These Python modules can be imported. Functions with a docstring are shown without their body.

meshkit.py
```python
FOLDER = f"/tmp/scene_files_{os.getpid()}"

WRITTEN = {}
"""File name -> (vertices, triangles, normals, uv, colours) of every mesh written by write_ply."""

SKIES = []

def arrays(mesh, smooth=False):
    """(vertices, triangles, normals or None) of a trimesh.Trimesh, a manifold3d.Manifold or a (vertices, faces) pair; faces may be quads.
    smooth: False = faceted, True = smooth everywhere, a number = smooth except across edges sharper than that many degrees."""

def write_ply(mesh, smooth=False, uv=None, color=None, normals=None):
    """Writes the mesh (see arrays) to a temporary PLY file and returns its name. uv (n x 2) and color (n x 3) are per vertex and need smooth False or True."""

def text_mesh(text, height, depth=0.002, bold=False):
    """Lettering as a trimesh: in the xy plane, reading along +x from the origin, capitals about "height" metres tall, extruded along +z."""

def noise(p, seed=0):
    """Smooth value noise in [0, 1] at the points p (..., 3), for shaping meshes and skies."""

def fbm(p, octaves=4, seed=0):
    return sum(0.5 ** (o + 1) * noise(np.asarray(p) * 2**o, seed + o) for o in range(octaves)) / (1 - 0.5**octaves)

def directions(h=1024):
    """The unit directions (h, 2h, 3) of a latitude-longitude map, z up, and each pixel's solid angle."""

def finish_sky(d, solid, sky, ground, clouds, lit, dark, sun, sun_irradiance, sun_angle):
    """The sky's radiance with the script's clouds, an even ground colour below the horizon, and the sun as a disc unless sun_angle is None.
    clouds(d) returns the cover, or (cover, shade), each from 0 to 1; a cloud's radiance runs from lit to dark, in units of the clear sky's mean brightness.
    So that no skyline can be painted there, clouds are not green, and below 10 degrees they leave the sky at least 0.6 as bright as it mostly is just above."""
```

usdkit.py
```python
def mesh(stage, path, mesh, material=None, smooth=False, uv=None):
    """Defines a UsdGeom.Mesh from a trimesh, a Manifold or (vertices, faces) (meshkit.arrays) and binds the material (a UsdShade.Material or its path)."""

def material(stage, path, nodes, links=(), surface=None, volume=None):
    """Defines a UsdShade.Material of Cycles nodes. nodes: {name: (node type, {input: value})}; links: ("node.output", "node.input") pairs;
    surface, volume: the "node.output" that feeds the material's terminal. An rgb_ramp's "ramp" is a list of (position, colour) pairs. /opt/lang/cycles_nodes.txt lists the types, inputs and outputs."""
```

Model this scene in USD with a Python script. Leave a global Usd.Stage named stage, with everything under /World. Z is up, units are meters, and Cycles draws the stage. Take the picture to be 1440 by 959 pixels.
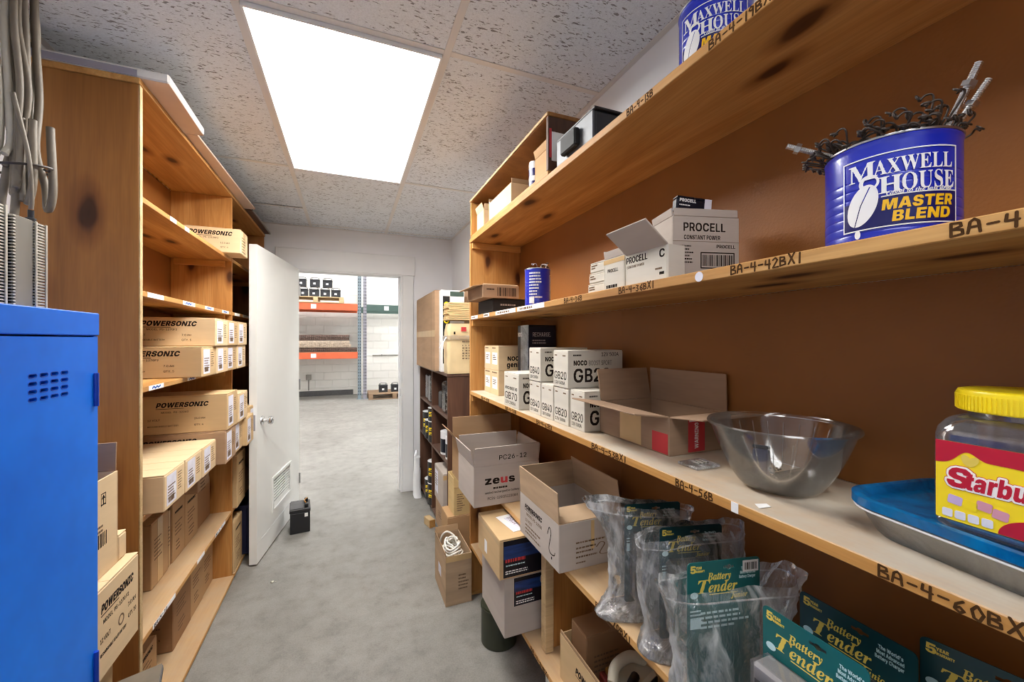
import math, glob, random
import numpy as np, trimesh, usdkit, meshkit
import manifold3d as m3
from shapely.geometry import Polygon, LineString, Point, box as sbox
from shapely.ops import unary_union
from shapely import affinity
from pxr import Usd, UsdGeom, UsdLux, Gf, Sdf, UsdShade

rng = random.Random(11)
stage = Usd.Stage.CreateInMemory()
UsdGeom.SetStageUpAxis(stage, UsdGeom.Tokens.z)
UsdGeom.SetStageMetersPerUnit(stage, 1.0)
UsdGeom.Xform.Define(stage, '/World')
UsdGeom.Scope.Define(stage, '/World/Looks')

# ------------------------------------------------------------------ camera, light levels, exposure
CAM_H = 1.43
cam = UsdGeom.Camera.Define(stage, '/World/camera')
cam.AddTranslateOp().Set(Gf.Vec3d(0, 0, CAM_H))
cam.AddRotateXYZOp().Set(Gf.Vec3f(90, 0, -22.14))
cam.CreateFocalLengthAttr(36 * 563 / 1440)
cam.CreateHorizontalApertureAttr(36.0)
cam.CreateVerticalApertureAttr(36.0 * 959 / 1440)
cam.CreateVerticalApertureOffsetAttr(-0.0375)
cam.CreateClippingRangeAttr(Gf.Vec2f(0.02, 200))
cam.CreateExposureAttr(1.6)
TROFFER = 9.0          # radiance of the ceiling light's lens
REAR_LAMP = 0.36        # the lamp behind the viewer burns dimmer
SKYLIGHT = 7.0        # radiance of the warehouse skylights

# ------------------------------------------------------------------ materials
def C(r, g, b):
    f = lambda c: ((c / 255 + 0.055) / 1.055) ** 2.4 if c > 10 else c / 255 / 12.92
    return (f(r), f(g), f(b))
def mul(c, k): return tuple(min(1, x * k) for x in c)
MAT = {}
def plain(name, color, rough=0.6, metal=0.0, var=0.12, vscale=6.0, bump=0.0, bscale=60.0, stretch=(1, 1, 1), coat=0.0, spec=0.5, detail=4, sheen=0):
    lo, hi = mul(color, 1 - var), mul(color, 1 + var)
    n = {'tc': ('texture_coordinate', {}), 'mp': ('mapping', {'scale': stretch}), 'n': ('noise_texture', {'scale': vscale, 'detail': float(detail), 'roughness': 0.6}),
         'r': ('rgb_ramp', {'ramp': [(0.3, lo), (0.7, hi)]}),
         'p': ('principled_bsdf', {'roughness': rough, 'metallic': metal, 'coat_weight': coat, 'specular_ior_level': spec})}
    l = [('tc.object', 'mp.vector'), ('mp.vector', 'n.vector'), ('n.fac', 'r.fac'), ('r.color', 'p.base_color')]
    if bump:
        n['bn'] = ('noise_texture', {'scale': bscale, 'detail': 3.0})
        n['b'] = ('bump', {'strength': bump, 'distance': 0.004})
        l += [('mp.vector', 'bn.vector'), ('bn.fac', 'b.height'), ('b.normal', 'p.normal')]
    MAT[name] = usdkit.material(stage, '/World/Looks/' + name, n, l, surface='p.BSDF')
    return MAT[name]
def wood(name, dark, mid, light, grain='y', rough=0.6, knots=0.0, gscale=1.0, dust=None, fig=0.5, face='z'):
    along = {'x': 0, 'y': 1, 'z': 2}[grain]
    sc = [9.0 * gscale] * 3; sc[along] = 0.9 * gscale
    fs = [160.0] * 3; fs[along] = 6.0
    ks = [3.4] * 3; ks[along] = 1.5
    n = {'tc': ('texture_coordinate', {}), 'm1': ('mapping', {'scale': tuple(sc)}), 'm2': ('mapping', {'scale': tuple(fs)}), 'm3': ('mapping', {'scale': tuple(ks)}),
         'n1': ('noise_texture', {'scale': 1.0, 'detail': 5.0, 'roughness': 0.62, 'distortion': 1.4}),
         'n2': ('noise_texture', {'scale': 1.0, 'detail': 2.0}),
         'r': ('rgb_ramp', {'ramp': [(0.25, dark), (0.5, mid), (0.75, light)]}),
         'r2': ('rgb_ramp', {'ramp': [(0.3, (0.72, 0.70, 0.66)), (0.6, (1, 1, 1))]}),
         'mx': ('mix', {'mix_type': 'multiply', 'fac': fig}),
         'p': ('principled_bsdf', {'roughness': rough, 'specular_ior_level': 0.35}),
         'b': ('bump', {'strength': 0.12, 'distance': 0.002})}
    l = [('tc.object', 'm1.vector'), ('tc.object', 'm2.vector'), ('tc.object', 'm3.vector'), ('m1.vector', 'n1.vector'), ('m2.vector', 'n2.vector'),
         ('n1.fac', 'r.fac'), ('n2.fac', 'r2.fac'), ('r.color', 'mx.color1'), ('r2.color', 'mx.color2'), ('n2.fac', 'b.height'), ('b.normal', 'p.normal')]
    last = 'mx.color'
    if knots:
        n['dn'] = ('noise_texture', {'scale': 3.0, 'detail': 2.0}); n['vm'] = ('vector_math', {'math_type': 'multiply_add', 'vector2': (0.12, 0.12, 0.12)})
        n['v'] = ('voronoi_texture', {'dimensions': '2D', 'scale': knots, 'randomness': 1.0})
        cross = [a_ for a_ in 'xyz' if a_ not in (grain, face)][0]
        n['ks'] = ('separate_xyz', {}); n['kc'] = ('combine_xyz', {})
        n['kr'] = ('rgb_ramp', {'ramp': [(0.0, (0.12, 0.08, 0.06)), (0.045, (0.18, 0.12, 0.09)), (0.075, (0.6, 0.5, 0.44)), (0.15, (1, 1, 1))]})
        n['km'] = ('mix', {'mix_type': 'multiply', 'fac': 1.0})
        l += [('m3.vector', 'dn.vector'), ('dn.color', 'vm.vector1'), ('m3.vector', 'vm.vector3'), ('vm.vector', 'ks.vector'), ('ks.' + grain, 'kc.x'), ('ks.' + cross, 'kc.y'), ('kc.vector', 'v.vector'), ('v.distance', 'kr.fac'), (last, 'km.color1'), ('kr.color', 'km.color2')]
        last = 'km.color'
    if dust:
        n['g'] = ('geometry', {}); n['sx'] = ('separate_xyz', {}); n['dm'] = ('mix', {'mix_type': 'mix', 'color2': dust[0]})
        n['mr'] = ('map_range', {'from_min': 0.5, 'from_max': 0.9, 'to_min': 0.0, 'to_max': dust[1], 'clamp': True})
        n['n4'] = ('noise_texture', {'scale': 7.0, 'detail': 5.0, 'roughness': 0.65}); n['m4'] = ('map_range', {'from_min': 0.3, 'from_max': 0.62, 'to_min': 0.6, 'to_max': 1.0, 'clamp': True}); n['mm'] = ('math', {'math_type': 'multiply'})
        l += [('g.normal', 'sx.vector'), ('sx.z', 'mr.value'), ('tc.object', 'n4.vector'), ('n4.fac', 'm4.value'), ('mr.result', 'mm.value1'), ('m4.result', 'mm.value2'), ('mm.value', 'dm.fac'), (last, 'dm.color1')]
        last = 'dm.color'
    l.append((last, 'p.base_color'))
    MAT[name] = usdkit.material(stage, '/World/Looks/' + name, n, l, surface='p.BSDF')
    return MAT[name]

wood('pine_y', C(160, 108, 54), C(190, 138, 76), C(212, 166, 104), 'y', knots=1.15)
wood('pine_z', C(156, 100, 46), C(186, 130, 68), C(210, 158, 94), 'z', knots=1.25, face='y')
wood('pine_x', C(170, 110, 48), C(200, 144, 76), C(220, 170, 104), 'x', knots=0.8)
wood('shelf_dusty', C(178, 120, 56), C(206, 152, 84), C(224, 176, 110), 'y', dust=(C(192, 182, 166), 0.96))
wood('shelf_worn', C(178, 120, 60), C(208, 156, 92), C(224, 178, 118), 'y', dust=(C(190, 164, 132), 0.85))
plain('hardboard', C(140, 86, 34), 0.55, var=0.14, vscale=2.2, bump=0.12, bscale=170, spec=0.4, detail=8)
wood('plywood_z', C(126, 80, 38), C(152, 100, 48), C(172, 120, 62), 'z', rough=0.5, gscale=0.6, knots=0.75, fig=0.4, face='y')
wood('dark_wood', C(70, 46, 34), C(92, 62, 46), C(108, 76, 58), 'z', rough=0.6)
wood('dark_wood_y', C(74, 52, 44), C(96, 70, 58), C(114, 86, 72), 'y', rough=0.6)
wood('pale_wood', C(176, 146, 104), C(200, 170, 126), C(216, 188, 146), 'x', rough=0.7)
wood('old_pallet', C(120, 96, 76), C(150, 122, 96), C(176, 146, 116), 'x', rough=0.8)
CARD = {}
def card(key, col, var=0.06):
    CARD[key] = plain('cardboard_' + key, col, rough=0.82, var=var, vscale=3.0, bump=0.08, bscale=90, stretch=(1, 1, 6), spec=0.25)
card('tan', C(206, 174, 130)); card('tan_light', C(222, 194, 154)); card('brown', C(184, 148, 108)); card('old', C(182, 154, 124), 0.14); card('dull', C(174, 142, 112), 0.1)
card('grey', C(186, 174, 164)); card('white', C(210, 203, 190)); card('inner', C(170, 138, 104), 0.1); card('torn', C(156, 128, 104), 0.16); card('yellow', C(214, 186, 132)); card('deep', C(156, 118, 84))
plain('wall_paint', C(236, 236, 238), 0.6, var=0.03, vscale=3)
plain('trim_paint', C(230, 230, 230), 0.45, var=0.03, vscale=4)
plain('reveal_paint', C(214, 212, 206), 0.6, var=0.02)
plain('door_paint', C(238, 238, 234), 0.4, var=0.025, vscale=2.5)
plain('grid_paint', C(222, 219, 216), 0.5, var=0.03)
plain('block_paint', C(236, 232, 224), 0.7, var=0.05, vscale=1.5, bump=0.25, bscale=40)
plain('warehouse_paint', C(230, 228, 222), 0.8, var=0.04)
plain('locker_blue', C(0, 116, 250), 0.42, var=0.24, vscale=3.0, bump=0.03, bscale=14, spec=0.3)
plain('locker_blue_dark', C(10, 62, 178), 0.35, var=0.1)
plain('dark_slot', C(16, 18, 26), 0.9)
plain('black_plastic', C(30, 30, 33), 0.45, var=0.15)
plain('black_matte', C(22, 21, 22), 0.7, var=0.2)
plain('navy_plastic', C(24, 28, 66), 0.6)
plain('ink', C(38, 30, 26), 0.8, var=0.1, spec=0.1)
plain('marker', C(72, 48, 26), 0.8, var=0.25, vscale=60, spec=0.1)
plain('ink_soft', C(120, 98, 78), 0.85, var=0.1, spec=0.1)
plain('ink_red', C(196, 54, 58), 0.7, var=0.06)
plain('ink_blue', C(44, 92, 172), 0.7)
plain('paper', C(240, 238, 236), 0.8, var=0.03)
plain('paper_lilac', C(222, 220, 232), 0.8, var=0.06, vscale=30)
plain('tape', C(206, 172, 122), 0.28, var=0.08, vscale=8)
plain('steel', C(196, 196, 196), 0.3, metal=1.0, var=0.06)
plain('zinc', C(190, 190, 192), 0.35, metal=1.0, var=0.1, vscale=40)
plain('aluminium', C(206, 202, 192), 0.45, metal=0.75, var=0.12, vscale=20)
plain('grey_metal', C(140, 136, 128), 0.4, metal=0.6, var=0.3, vscale=5, stretch=(1, 1, 0.3))
plain('chrome', C(220, 220, 220), 0.18, metal=1.0, var=0.02)
plain('cable_grey', C(116, 106, 92), 0.55, var=0.15, vscale=12)
plain('cable_light', C(172, 166, 152), 0.55, var=0.12, vscale=12)
plain('can_blue', C(18, 40, 176), 0.28, var=0.05, coat=0.5)
plain('can_navy', C(12, 16, 92), 0.3, var=0.05)
plain('can_white', C(236, 236, 238), 0.35, var=0.02)
plain('can_yellow', C(240, 188, 24), 0.4, var=0.03)
plain('tie_black', C(52, 42, 36), 0.45, var=0.3, vscale=50)
plain('yellow_plastic', C(246, 218, 26), 0.35, var=0.03)
plain('label_red', C(186, 22, 48), 0.4, var=0.03)
plain('label_yellow', C(248, 218, 30), 0.4, var=0.03)
plain('candy_pink', C(214, 150, 168), 0.5, var=0.05)
plain('candy_lilac', C(198, 172, 214), 0.5, var=0.05)
plain('foil', C(216, 208, 190), 0.3, metal=0.85, var=0.08, vscale=25, bump=0.3, bscale=30)
plain('teal_card', C(22, 96, 96), 0.3, var=0.12, vscale=5, coat=0.3)
plain('teal_dark', C(14, 58, 64), 0.35, var=0.15, vscale=5, coat=0.2)
plain('print_gold', C(226, 200, 88), 0.5, var=0.04)
plain('print_cyan', C(196, 226, 230), 0.5, var=0.04)
plain('grey_case', C(176, 172, 170), 0.35, metal=0.3, var=0.05)
plain('panel_black', C(16, 20, 34), 0.3, var=0.2)
plain('panel_blue', C(30, 58, 112), 0.35, var=0.5, vscale=12, stretch=(1, 1, 6))
plain('silver_panel', C(104, 106, 110), 0.5, metal=0.2, var=0.08)
plain('orange_beam', C(210, 96, 56), 0.5, var=0.08)
plain('green_upright', C(120, 132, 138), 0.5, var=0.15)
plain('grey_upright', C(142, 138, 146), 0.5, var=0.15)
plain('green_beam', C(66, 88, 80), 0.5, var=0.08)
plain('core_brown', C(112, 90, 80), 0.85, var=0.4, vscale=25)
plain('core_light', C(190, 170, 150), 0.85, var=0.3, vscale=30)
plain('white_bucket', C(224, 222, 214), 0.4, var=0.04)
plain('green_bucket', C(52, 56, 40), 0.45, var=0.15)
plain('cord_white', C(236, 232, 222), 0.45, var=0.03)
plain('tool_cream', C(206, 198, 176), 0.45, var=0.05)
plain('dust_dark', C(58, 52, 46), 0.95, var=0.4, vscale=40)
plain('sheet_white', C(226, 224, 222), 0.6, var=0.04)
plain('sheet_pink', C(212, 186, 166), 0.7, var=0.05)
plain('grey_foam', C(92, 90, 90), 0.85, var=0.12, vscale=30)
plain('kraft', C(222, 190, 138), 0.75, var=0.08, vscale=6, stretch=(1, 1, 8))
plain('kraft_sack', C(224, 200, 154), 0.5, var=0.07, vscale=7, coat=0.35, bump=0.4, bscale=14)
plain('brick_red', C(150, 62, 54), 0.85)
plain('slate_purple', C(150, 146, 160), 0.8, var=0.06, vscale=5)
plain('dark_red', C(120, 40, 34), 0.6)
plain('ochre', C(176, 120, 48), 0.7)

def M_ceiling():
    n = {'tc': ('texture_coordinate', {}), 'mp': ('mapping', {'scale': (58, 150, 40)}), 'n': ('noise_texture', {'scale': 1.0, 'detail': 1.5, 'roughness': 0.5, 'distortion': 0.7}),
         'm2': ('mapping', {'scale': (7, 9, 7)}), 'n2': ('noise_texture', {'scale': 1.0, 'detail': 3.0}),
         'mr': ('map_range', {'from_min': 0.35, 'from_max': 0.65, 'to_min': -0.035, 'to_max': 0.035}), 'ad': ('math', {'math_type': 'add'}),
         'r': ('rgb_ramp', {'ramp': [(0.0, C(136, 130, 126)), (0.335, C(146, 147, 150)), (0.38, C(230, 235, 241)), (1.0, C(238, 243, 248))]}),
         'fn': ('noise_texture', {'scale': 260.0, 'detail': 2.0}), 'fr': ('rgb_ramp', {'ramp': [(0.35, (0.9, 0.9, 0.9)), (0.6, (1, 1, 1))]}), 'mx': ('mix', {'mix_type': 'multiply', 'fac': 1.0}),
         'b': ('bump', {'strength': 0.5, 'distance': 0.004}), 'p': ('principled_bsdf', {'roughness': 0.9, 'specular_ior_level': 0.1})}
    l = [('tc.object', 'mp.vector'), ('mp.vector', 'n.vector'), ('tc.object', 'm2.vector'), ('m2.vector', 'n2.vector'), ('n2.fac', 'mr.value'), ('n.fac', 'ad.value1'), ('mr.result', 'ad.value2'), ('ad.value', 'r.fac'),
         ('tc.object', 'fn.vector'), ('fn.fac', 'fr.fac'), ('r.color', 'mx.color1'), ('fr.color', 'mx.color2'), ('mx.color', 'p.base_color'), ('ad.value', 'b.height'), ('b.normal', 'p.normal')]
    MAT['ceiling_tile'] = usdkit.material(stage, '/World/Looks/ceiling_tile', n, l, surface='p.BSDF')
M_ceiling()
def M_floor():
    n = {'tc': ('texture_coordinate', {}), 'n1': ('noise_texture', {'scale': 1.3, 'detail': 8.0, 'roughness': 0.6, 'distortion': 0.6}), 'n2': ('noise_texture', {'scale': 9.0, 'detail': 8.0, 'roughness': 0.7}),
         'n3': ('noise_texture', {'scale': 150.0, 'detail': 3.0}),
         'r1': ('rgb_ramp', {'ramp': [(0.3, C(128, 124, 118)), (0.5, C(140, 136, 130)), (0.7, C(150, 146, 140))]}),
         'r2': ('rgb_ramp', {'ramp': [(0.32, (0.72, 0.71, 0.70)), (0.46, (0.93, 0.93, 0.92)), (0.6, (1.06, 1.06, 1.05))]}), 'r3': ('rgb_ramp', {'ramp': [(0.3, (0.84, 0.84, 0.84)), (0.6, (1.02, 1.02, 1.02))]}),
         'x1': ('mix', {'mix_type': 'multiply', 'fac': 0.9}), 'x2': ('mix', {'mix_type': 'multiply', 'fac': 1.0}),
         'b': ('bump', {'strength': 0.1, 'distance': 0.003}), 'p': ('principled_bsdf', {'roughness': 0.55, 'specular_ior_level': 0.4})}
    l = [('tc.object', 'n1.vector'), ('tc.object', 'n2.vector'), ('tc.object', 'n3.vector'), ('n1.fac', 'r1.fac'), ('n2.fac', 'r2.fac'), ('n3.fac', 'r3.fac'), ('r1.color', 'x1.color1'), ('r2.color', 'x1.color2'),
         ('x1.color', 'x2.color1'), ('r3.color', 'x2.color2'), ('x2.color', 'p.base_color'), ('n2.fac', 'b.height'), ('b.normal', 'p.normal')]
    MAT['concrete'] = usdkit.material(stage, '/World/Looks/concrete', n, l, surface='p.BSDF')
M_floor()
def emit(name, color, strength):
    MAT[name] = usdkit.material(stage, '/World/Looks/' + name, {'e': ('emission', {'color': color, 'strength': strength})}, [], surface='e.emission')
emit('lens_light', (1.0, 0.985, 0.95), TROFFER)
emit('lens_light_dim', (0.97, 0.985, 1.0), TROFFER * REAR_LAMP)
emit('sky_light', (0.96, 0.98, 1.0), SKYLIGHT)
def pane(name, tint, gloss=0.5, rough=0.06, milky=0.0, milk=(0.8, 0.82, 0.85), crinkle=0.0):
    n = {'t': ('transparent_bsdf', {'color': tint}), 'g': ('glossy_bsdf', {'color': (1, 1, 1), 'roughness': rough}), 'f': ('fresnel', {'IOR': 1.45}), 'mm': ('math', {'math_type': 'multiply_add', 'value2': 0.9, 'value3': gloss * 0.06}),
         'm': ('mix_closure', {})}
    l = [('f.fac', 'mm.value1'), ('mm.value', 'm.fac'), ('t.BSDF', 'm.closure1'), ('g.BSDF', 'm.closure2')]
    out = 'm.closure'
    if milky:
        n['d'] = ('diffuse_bsdf', {'color': milk}); n['tr'] = ('translucent_bsdf', {'color': milk}); n['dm'] = ('mix_closure', {'fac': 0.5}); n['m2'] = ('mix_closure', {})
        n['tc'] = ('texture_coordinate', {}); n['nz'] = ('noise_texture', {'scale': 9.0, 'detail': 5.0, 'roughness': 0.65, 'distortion': 1.5}); n['rr'] = ('map_range', {'from_min': 0.35, 'from_max': 0.72, 'to_min': milky * 0.35, 'to_max': min(1.0, milky * 2.0), 'clamp': True})
        if crinkle:
            n['cn'] = ('noise_texture', {'scale': 26.0, 'detail': 4.0, 'roughness': 0.55, 'distortion': 2.2}); n['cb'] = ('bump', {'strength': 0.9 * crinkle, 'distance': 0.012})
            n['cm'] = ('mapping', {'scale': (1.0, 1.0, 0.35)})
            l += [('tc.object', 'cm.vector'), ('cm.vector', 'cn.vector'), ('cn.fac', 'cb.height'), ('cb.normal', 'g.normal')]
            n['rr'] = ('map_range', {'from_min': 0.46, 'from_max': 0.78, 'to_min': milky * 0.25, 'to_max': min(1.0, milky * 5.0), 'clamp': True})
        l += [('d.BSDF', 'dm.closure1'), ('tr.BSDF', 'dm.closure2'), ('cm.vector' if crinkle else 'tc.object', 'nz.vector'), ('nz.fac', 'rr.value'), ('rr.result', 'm2.fac'), ('m.closure', 'm2.closure1'), ('dm.closure', 'm2.closure2')]
        out = 'm2.closure'
    MAT[name] = usdkit.material(stage, '/World/Looks/' + name, n, l, surface=out)
pane('clear_plastic', (0.955, 0.955, 0.95), 0.6, 0.08, milky=0.02, milk=(0.7, 0.69, 0.66))
pane('jar_plastic', (0.95, 0.95, 0.96), 0.8, 0.05, milky=0.05, milk=(0.8, 0.8, 0.84))
pane('poly_bag', (0.975, 0.98, 0.985), 1.8, 0.13, milky=0.21, milk=(0.95, 0.96, 0.98), crinkle=1.0)
pane('blue_clear', (0.10, 0.45, 0.75), 0.9, 0.08, milky=0.42, milk=(0.01, 0.38, 0.80))
pane('tray_clear', (0.96, 0.93, 0.87), 1.6, 0.07, milky=0.13, milk=(0.86, 0.80, 0.68))
pane('shrink_wrap', (0.9, 0.9, 0.92), 1.5, 0.2, milky=0.2, milk=(0.8, 0.8, 0.84))

# ------------------------------------------------------------------ prim helpers
USED = set()
def numbered(path):
    p, k = path, 0
    while p in USED:
        k += 1; p = f'{path}_{k:03d}'
    USED.add(p)
    return p
def tag(prim, label=None, cat=None, group=None, kind=None):
    for k, v in (('label', label), ('category', cat), ('group', group), ('kind', kind)):
        if v: prim.SetCustomDataByKey(k, v)
    return prim
def thing(name, label=None, cat=None, loc=(0, 0, 0), rz=0.0, group=None, kind=None, rx=0.0, ry=0.0):
    x = UsdGeom.Xform.Define(stage, numbered('/World/' + name))
    x.AddTranslateOp().Set(Gf.Vec3d(*map(float, loc)))
    x.AddRotateXYZOp().Set(Gf.Vec3f(rx, ry, rz))
    return tag(x.GetPrim(), label, cat, group, kind)
def part(parent, name, mesh, mat, smooth=False, label=None, kind=None):
    path = numbered(str(parent.GetPath()) + '/' + name)
    if isinstance(mesh, list): mesh = trimesh.util.concatenate(mesh)
    p = usdkit.mesh(stage, path, mesh, MAT[mat] if isinstance(mat, str) else mat, smooth=smooth).GetPrim()
    return tag(p, label, None, None, kind)
WORLD = stage.GetPrimAtPath('/World')
def single(name, mesh, mat, label, cat, group=None, kind=None, smooth=False):
    p = part(WORLD, name, mesh, mat, smooth)
    return tag(p, label, cat, group, kind)
def copy_of(root, loc, rz=0.0, label=None, group=None):
    was = root.GetCustomData()
    base = root.GetName()
    if base[-4:-3] == '_' and base[-3:].isdigit(): base = base[:-4]
    r = UsdGeom.Xform.Define(stage, numbered('/World/' + base))
    r.GetPrim().GetReferences().AddInternalReference(root.GetPath())
    r.ClearXformOpOrder()
    r.GetPrim().GetAttribute('xformOp:translate').Set(Gf.Vec3d(*map(float, loc)))
    r.GetPrim().GetAttribute('xformOp:rotateXYZ').Set(Gf.Vec3f(0, 0, rz))
    r.GetPrim().CreateAttribute('xformOpOrder', Sdf.ValueTypeNames.TokenArray, False, Sdf.VariabilityUniform).Set(['xformOp:translate', 'xformOp:rotateXYZ'])
    r.GetPrim().SetInstanceable(True)
    return tag(r.GetPrim(), label or was['label'], was.get('category'), group or was.get('group'))

# ------------------------------------------------------------------ shape helpers
_signs = np.array([(a, b, c) for a in (-1, 1) for b in (-1, 1) for c in (-1, 1)], float)
def bx(x0, x1, y0, y1, z0, z1, ch=0.0015):
    c = np.array([(x0 + x1) / 2, (y0 + y1) / 2, (z0 + z1) / 2]); h = np.array([x1 - x0, y1 - y0, z1 - z0]) / 2
    ch = min(ch, h.min() * 0.45)
    if ch <= 0:
        m = trimesh.creation.box(h * 2); m.apply_translation(c); return m
    pts = np.vstack([_signs * (h - np.array([ch * (k != a) for a in range(3)])) for k in range(3)]) + c
    if bx.faces is None:
        t = np.vstack([_signs * (np.ones(3) - np.array([0.1 * (k != a) for a in range(3)])) for k in range(3)])
        hull = trimesh.Trimesh(t, process=False).convex_hull
        tree = {tuple(np.round(p, 4)): i for i, p in enumerate(t)}
        idx = np.array([tree[tuple(np.round(p, 4))] for p in hull.vertices])
        bx.faces = idx[hull.faces]
    return trimesh.Trimesh(pts, bx.faces.copy(), process=False)
bx.faces = None
def rot(mesh, deg, axis=(0, 0, 1), at=(0, 0, 0)):
    mesh.apply_transform(trimesh.transformations.rotation_matrix(math.radians(deg), axis, at)); return mesh
def mv(mesh, x=0, y=0, z=0):
    mesh.apply_translation((x, y, z)); return mesh
def cyl(x, y, z0, z1, r, seg=24, r2=None):
    a = np.linspace(0, 2 * np.pi, seg, endpoint=False)
    r2 = r if r2 is None else r2
    prof = [(0, z0), (r - min(r, r2) * 0.02, z0), (r, z0 + (z1 - z0) * 0.01), (r2, z1 - (z1 - z0) * 0.01), (r2 - min(r, r2) * 0.02, z1), (0, z1)]
    m = trimesh.creation.revolve(np.array(prof), sections=seg)
    m.apply_translation((x, y, 0)); return m
def lathe(prof, seg=32):
    return trimesh.creation.revolve(np.array(prof, float), sections=seg)
def cylax(p0, p1, r, seg=10):
    return tube([p0, p1], r, seg)
def smooth_path(pts, n=8):
    P = np.array(pts, float); out = []
    Q = np.vstack([2 * P[0] - P[1], P, 2 * P[-1] - P[-2]])
    for i in range(1, len(Q) - 2):
        for t in np.linspace(0, 1, n, endpoint=False):
            a, b, c, d = Q[i - 1], Q[i], Q[i + 1], Q[i + 2]
            out.append(0.5 * (2 * b + (c - a) * t + (2 * a - 5 * b + 4 * c - d) * t * t + (3 * b - a - 3 * c + d) * t ** 3))
    out.append(P[-1]); return np.array(out)
def tube(pts, r, seg=8):
    P = np.array(pts, float); n = len(P)
    R = np.full(n, r) if np.ndim(r) == 0 else np.array(r, float)
    T = np.gradient(P, axis=0) if n > 2 else np.repeat((P[1] - P[0])[None], 2, 0)
    T /= np.linalg.norm(T, axis=1, keepdims=True) + 1e-12
    u = np.cross(T[0], (0, 0, 1) if abs(T[0][2]) < 0.9 else (1, 0, 0)); u /= np.linalg.norm(u)
    V = []
    for i in range(n):
        u = u - T[i] * (u @ T[i]); u /= np.linalg.norm(u) + 1e-12
        w = np.cross(T[i], u)
        a = np.linspace(0, 2 * np.pi, seg, endpoint=False)
        V.append(P[i] + R[i] * (np.cos(a)[:, None] * u + np.sin(a)[:, None] * w))
    V = np.vstack(V + [P[:1], P[-1:]]); F = []
    for i in range(n - 1):
        for j in range(seg):
            a, b = i * seg + j, i * seg + (j + 1) % seg
            F += [(a, b, b + seg), (a, b + seg, a + seg)]
    c0, c1 = n * seg, n * seg + 1
    for j in range(seg):
        F += [(c0, (j + 1) % seg, j), (c1, (n - 1) * seg + j, (n - 1) * seg + (j + 1) % seg)]
    return trimesh.Trimesh(V, F, process=False)
def extr(poly, depth):
    gs = [g for g in getattr(poly, 'geoms', [poly]) if g.geom_type == 'Polygon' and g.area > 0]
    return trimesh.util.concatenate([trimesh.creation.extrude_polygon(g, depth, engine='earcut') for g in gs])
def frame_of(o, xd, yd):
    xd, yd = np.array(xd, float), np.array(yd, float)
    T = np.eye(4); T[:3, 0], T[:3, 1], T[:3, 2], T[:3, 3] = xd, yd, np.cross(xd, yd), o
    return T
def placed(mesh, o, xd, yd):
    m = mesh.copy(); m.apply_transform(frame_of(o, xd, yd)); return m

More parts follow.
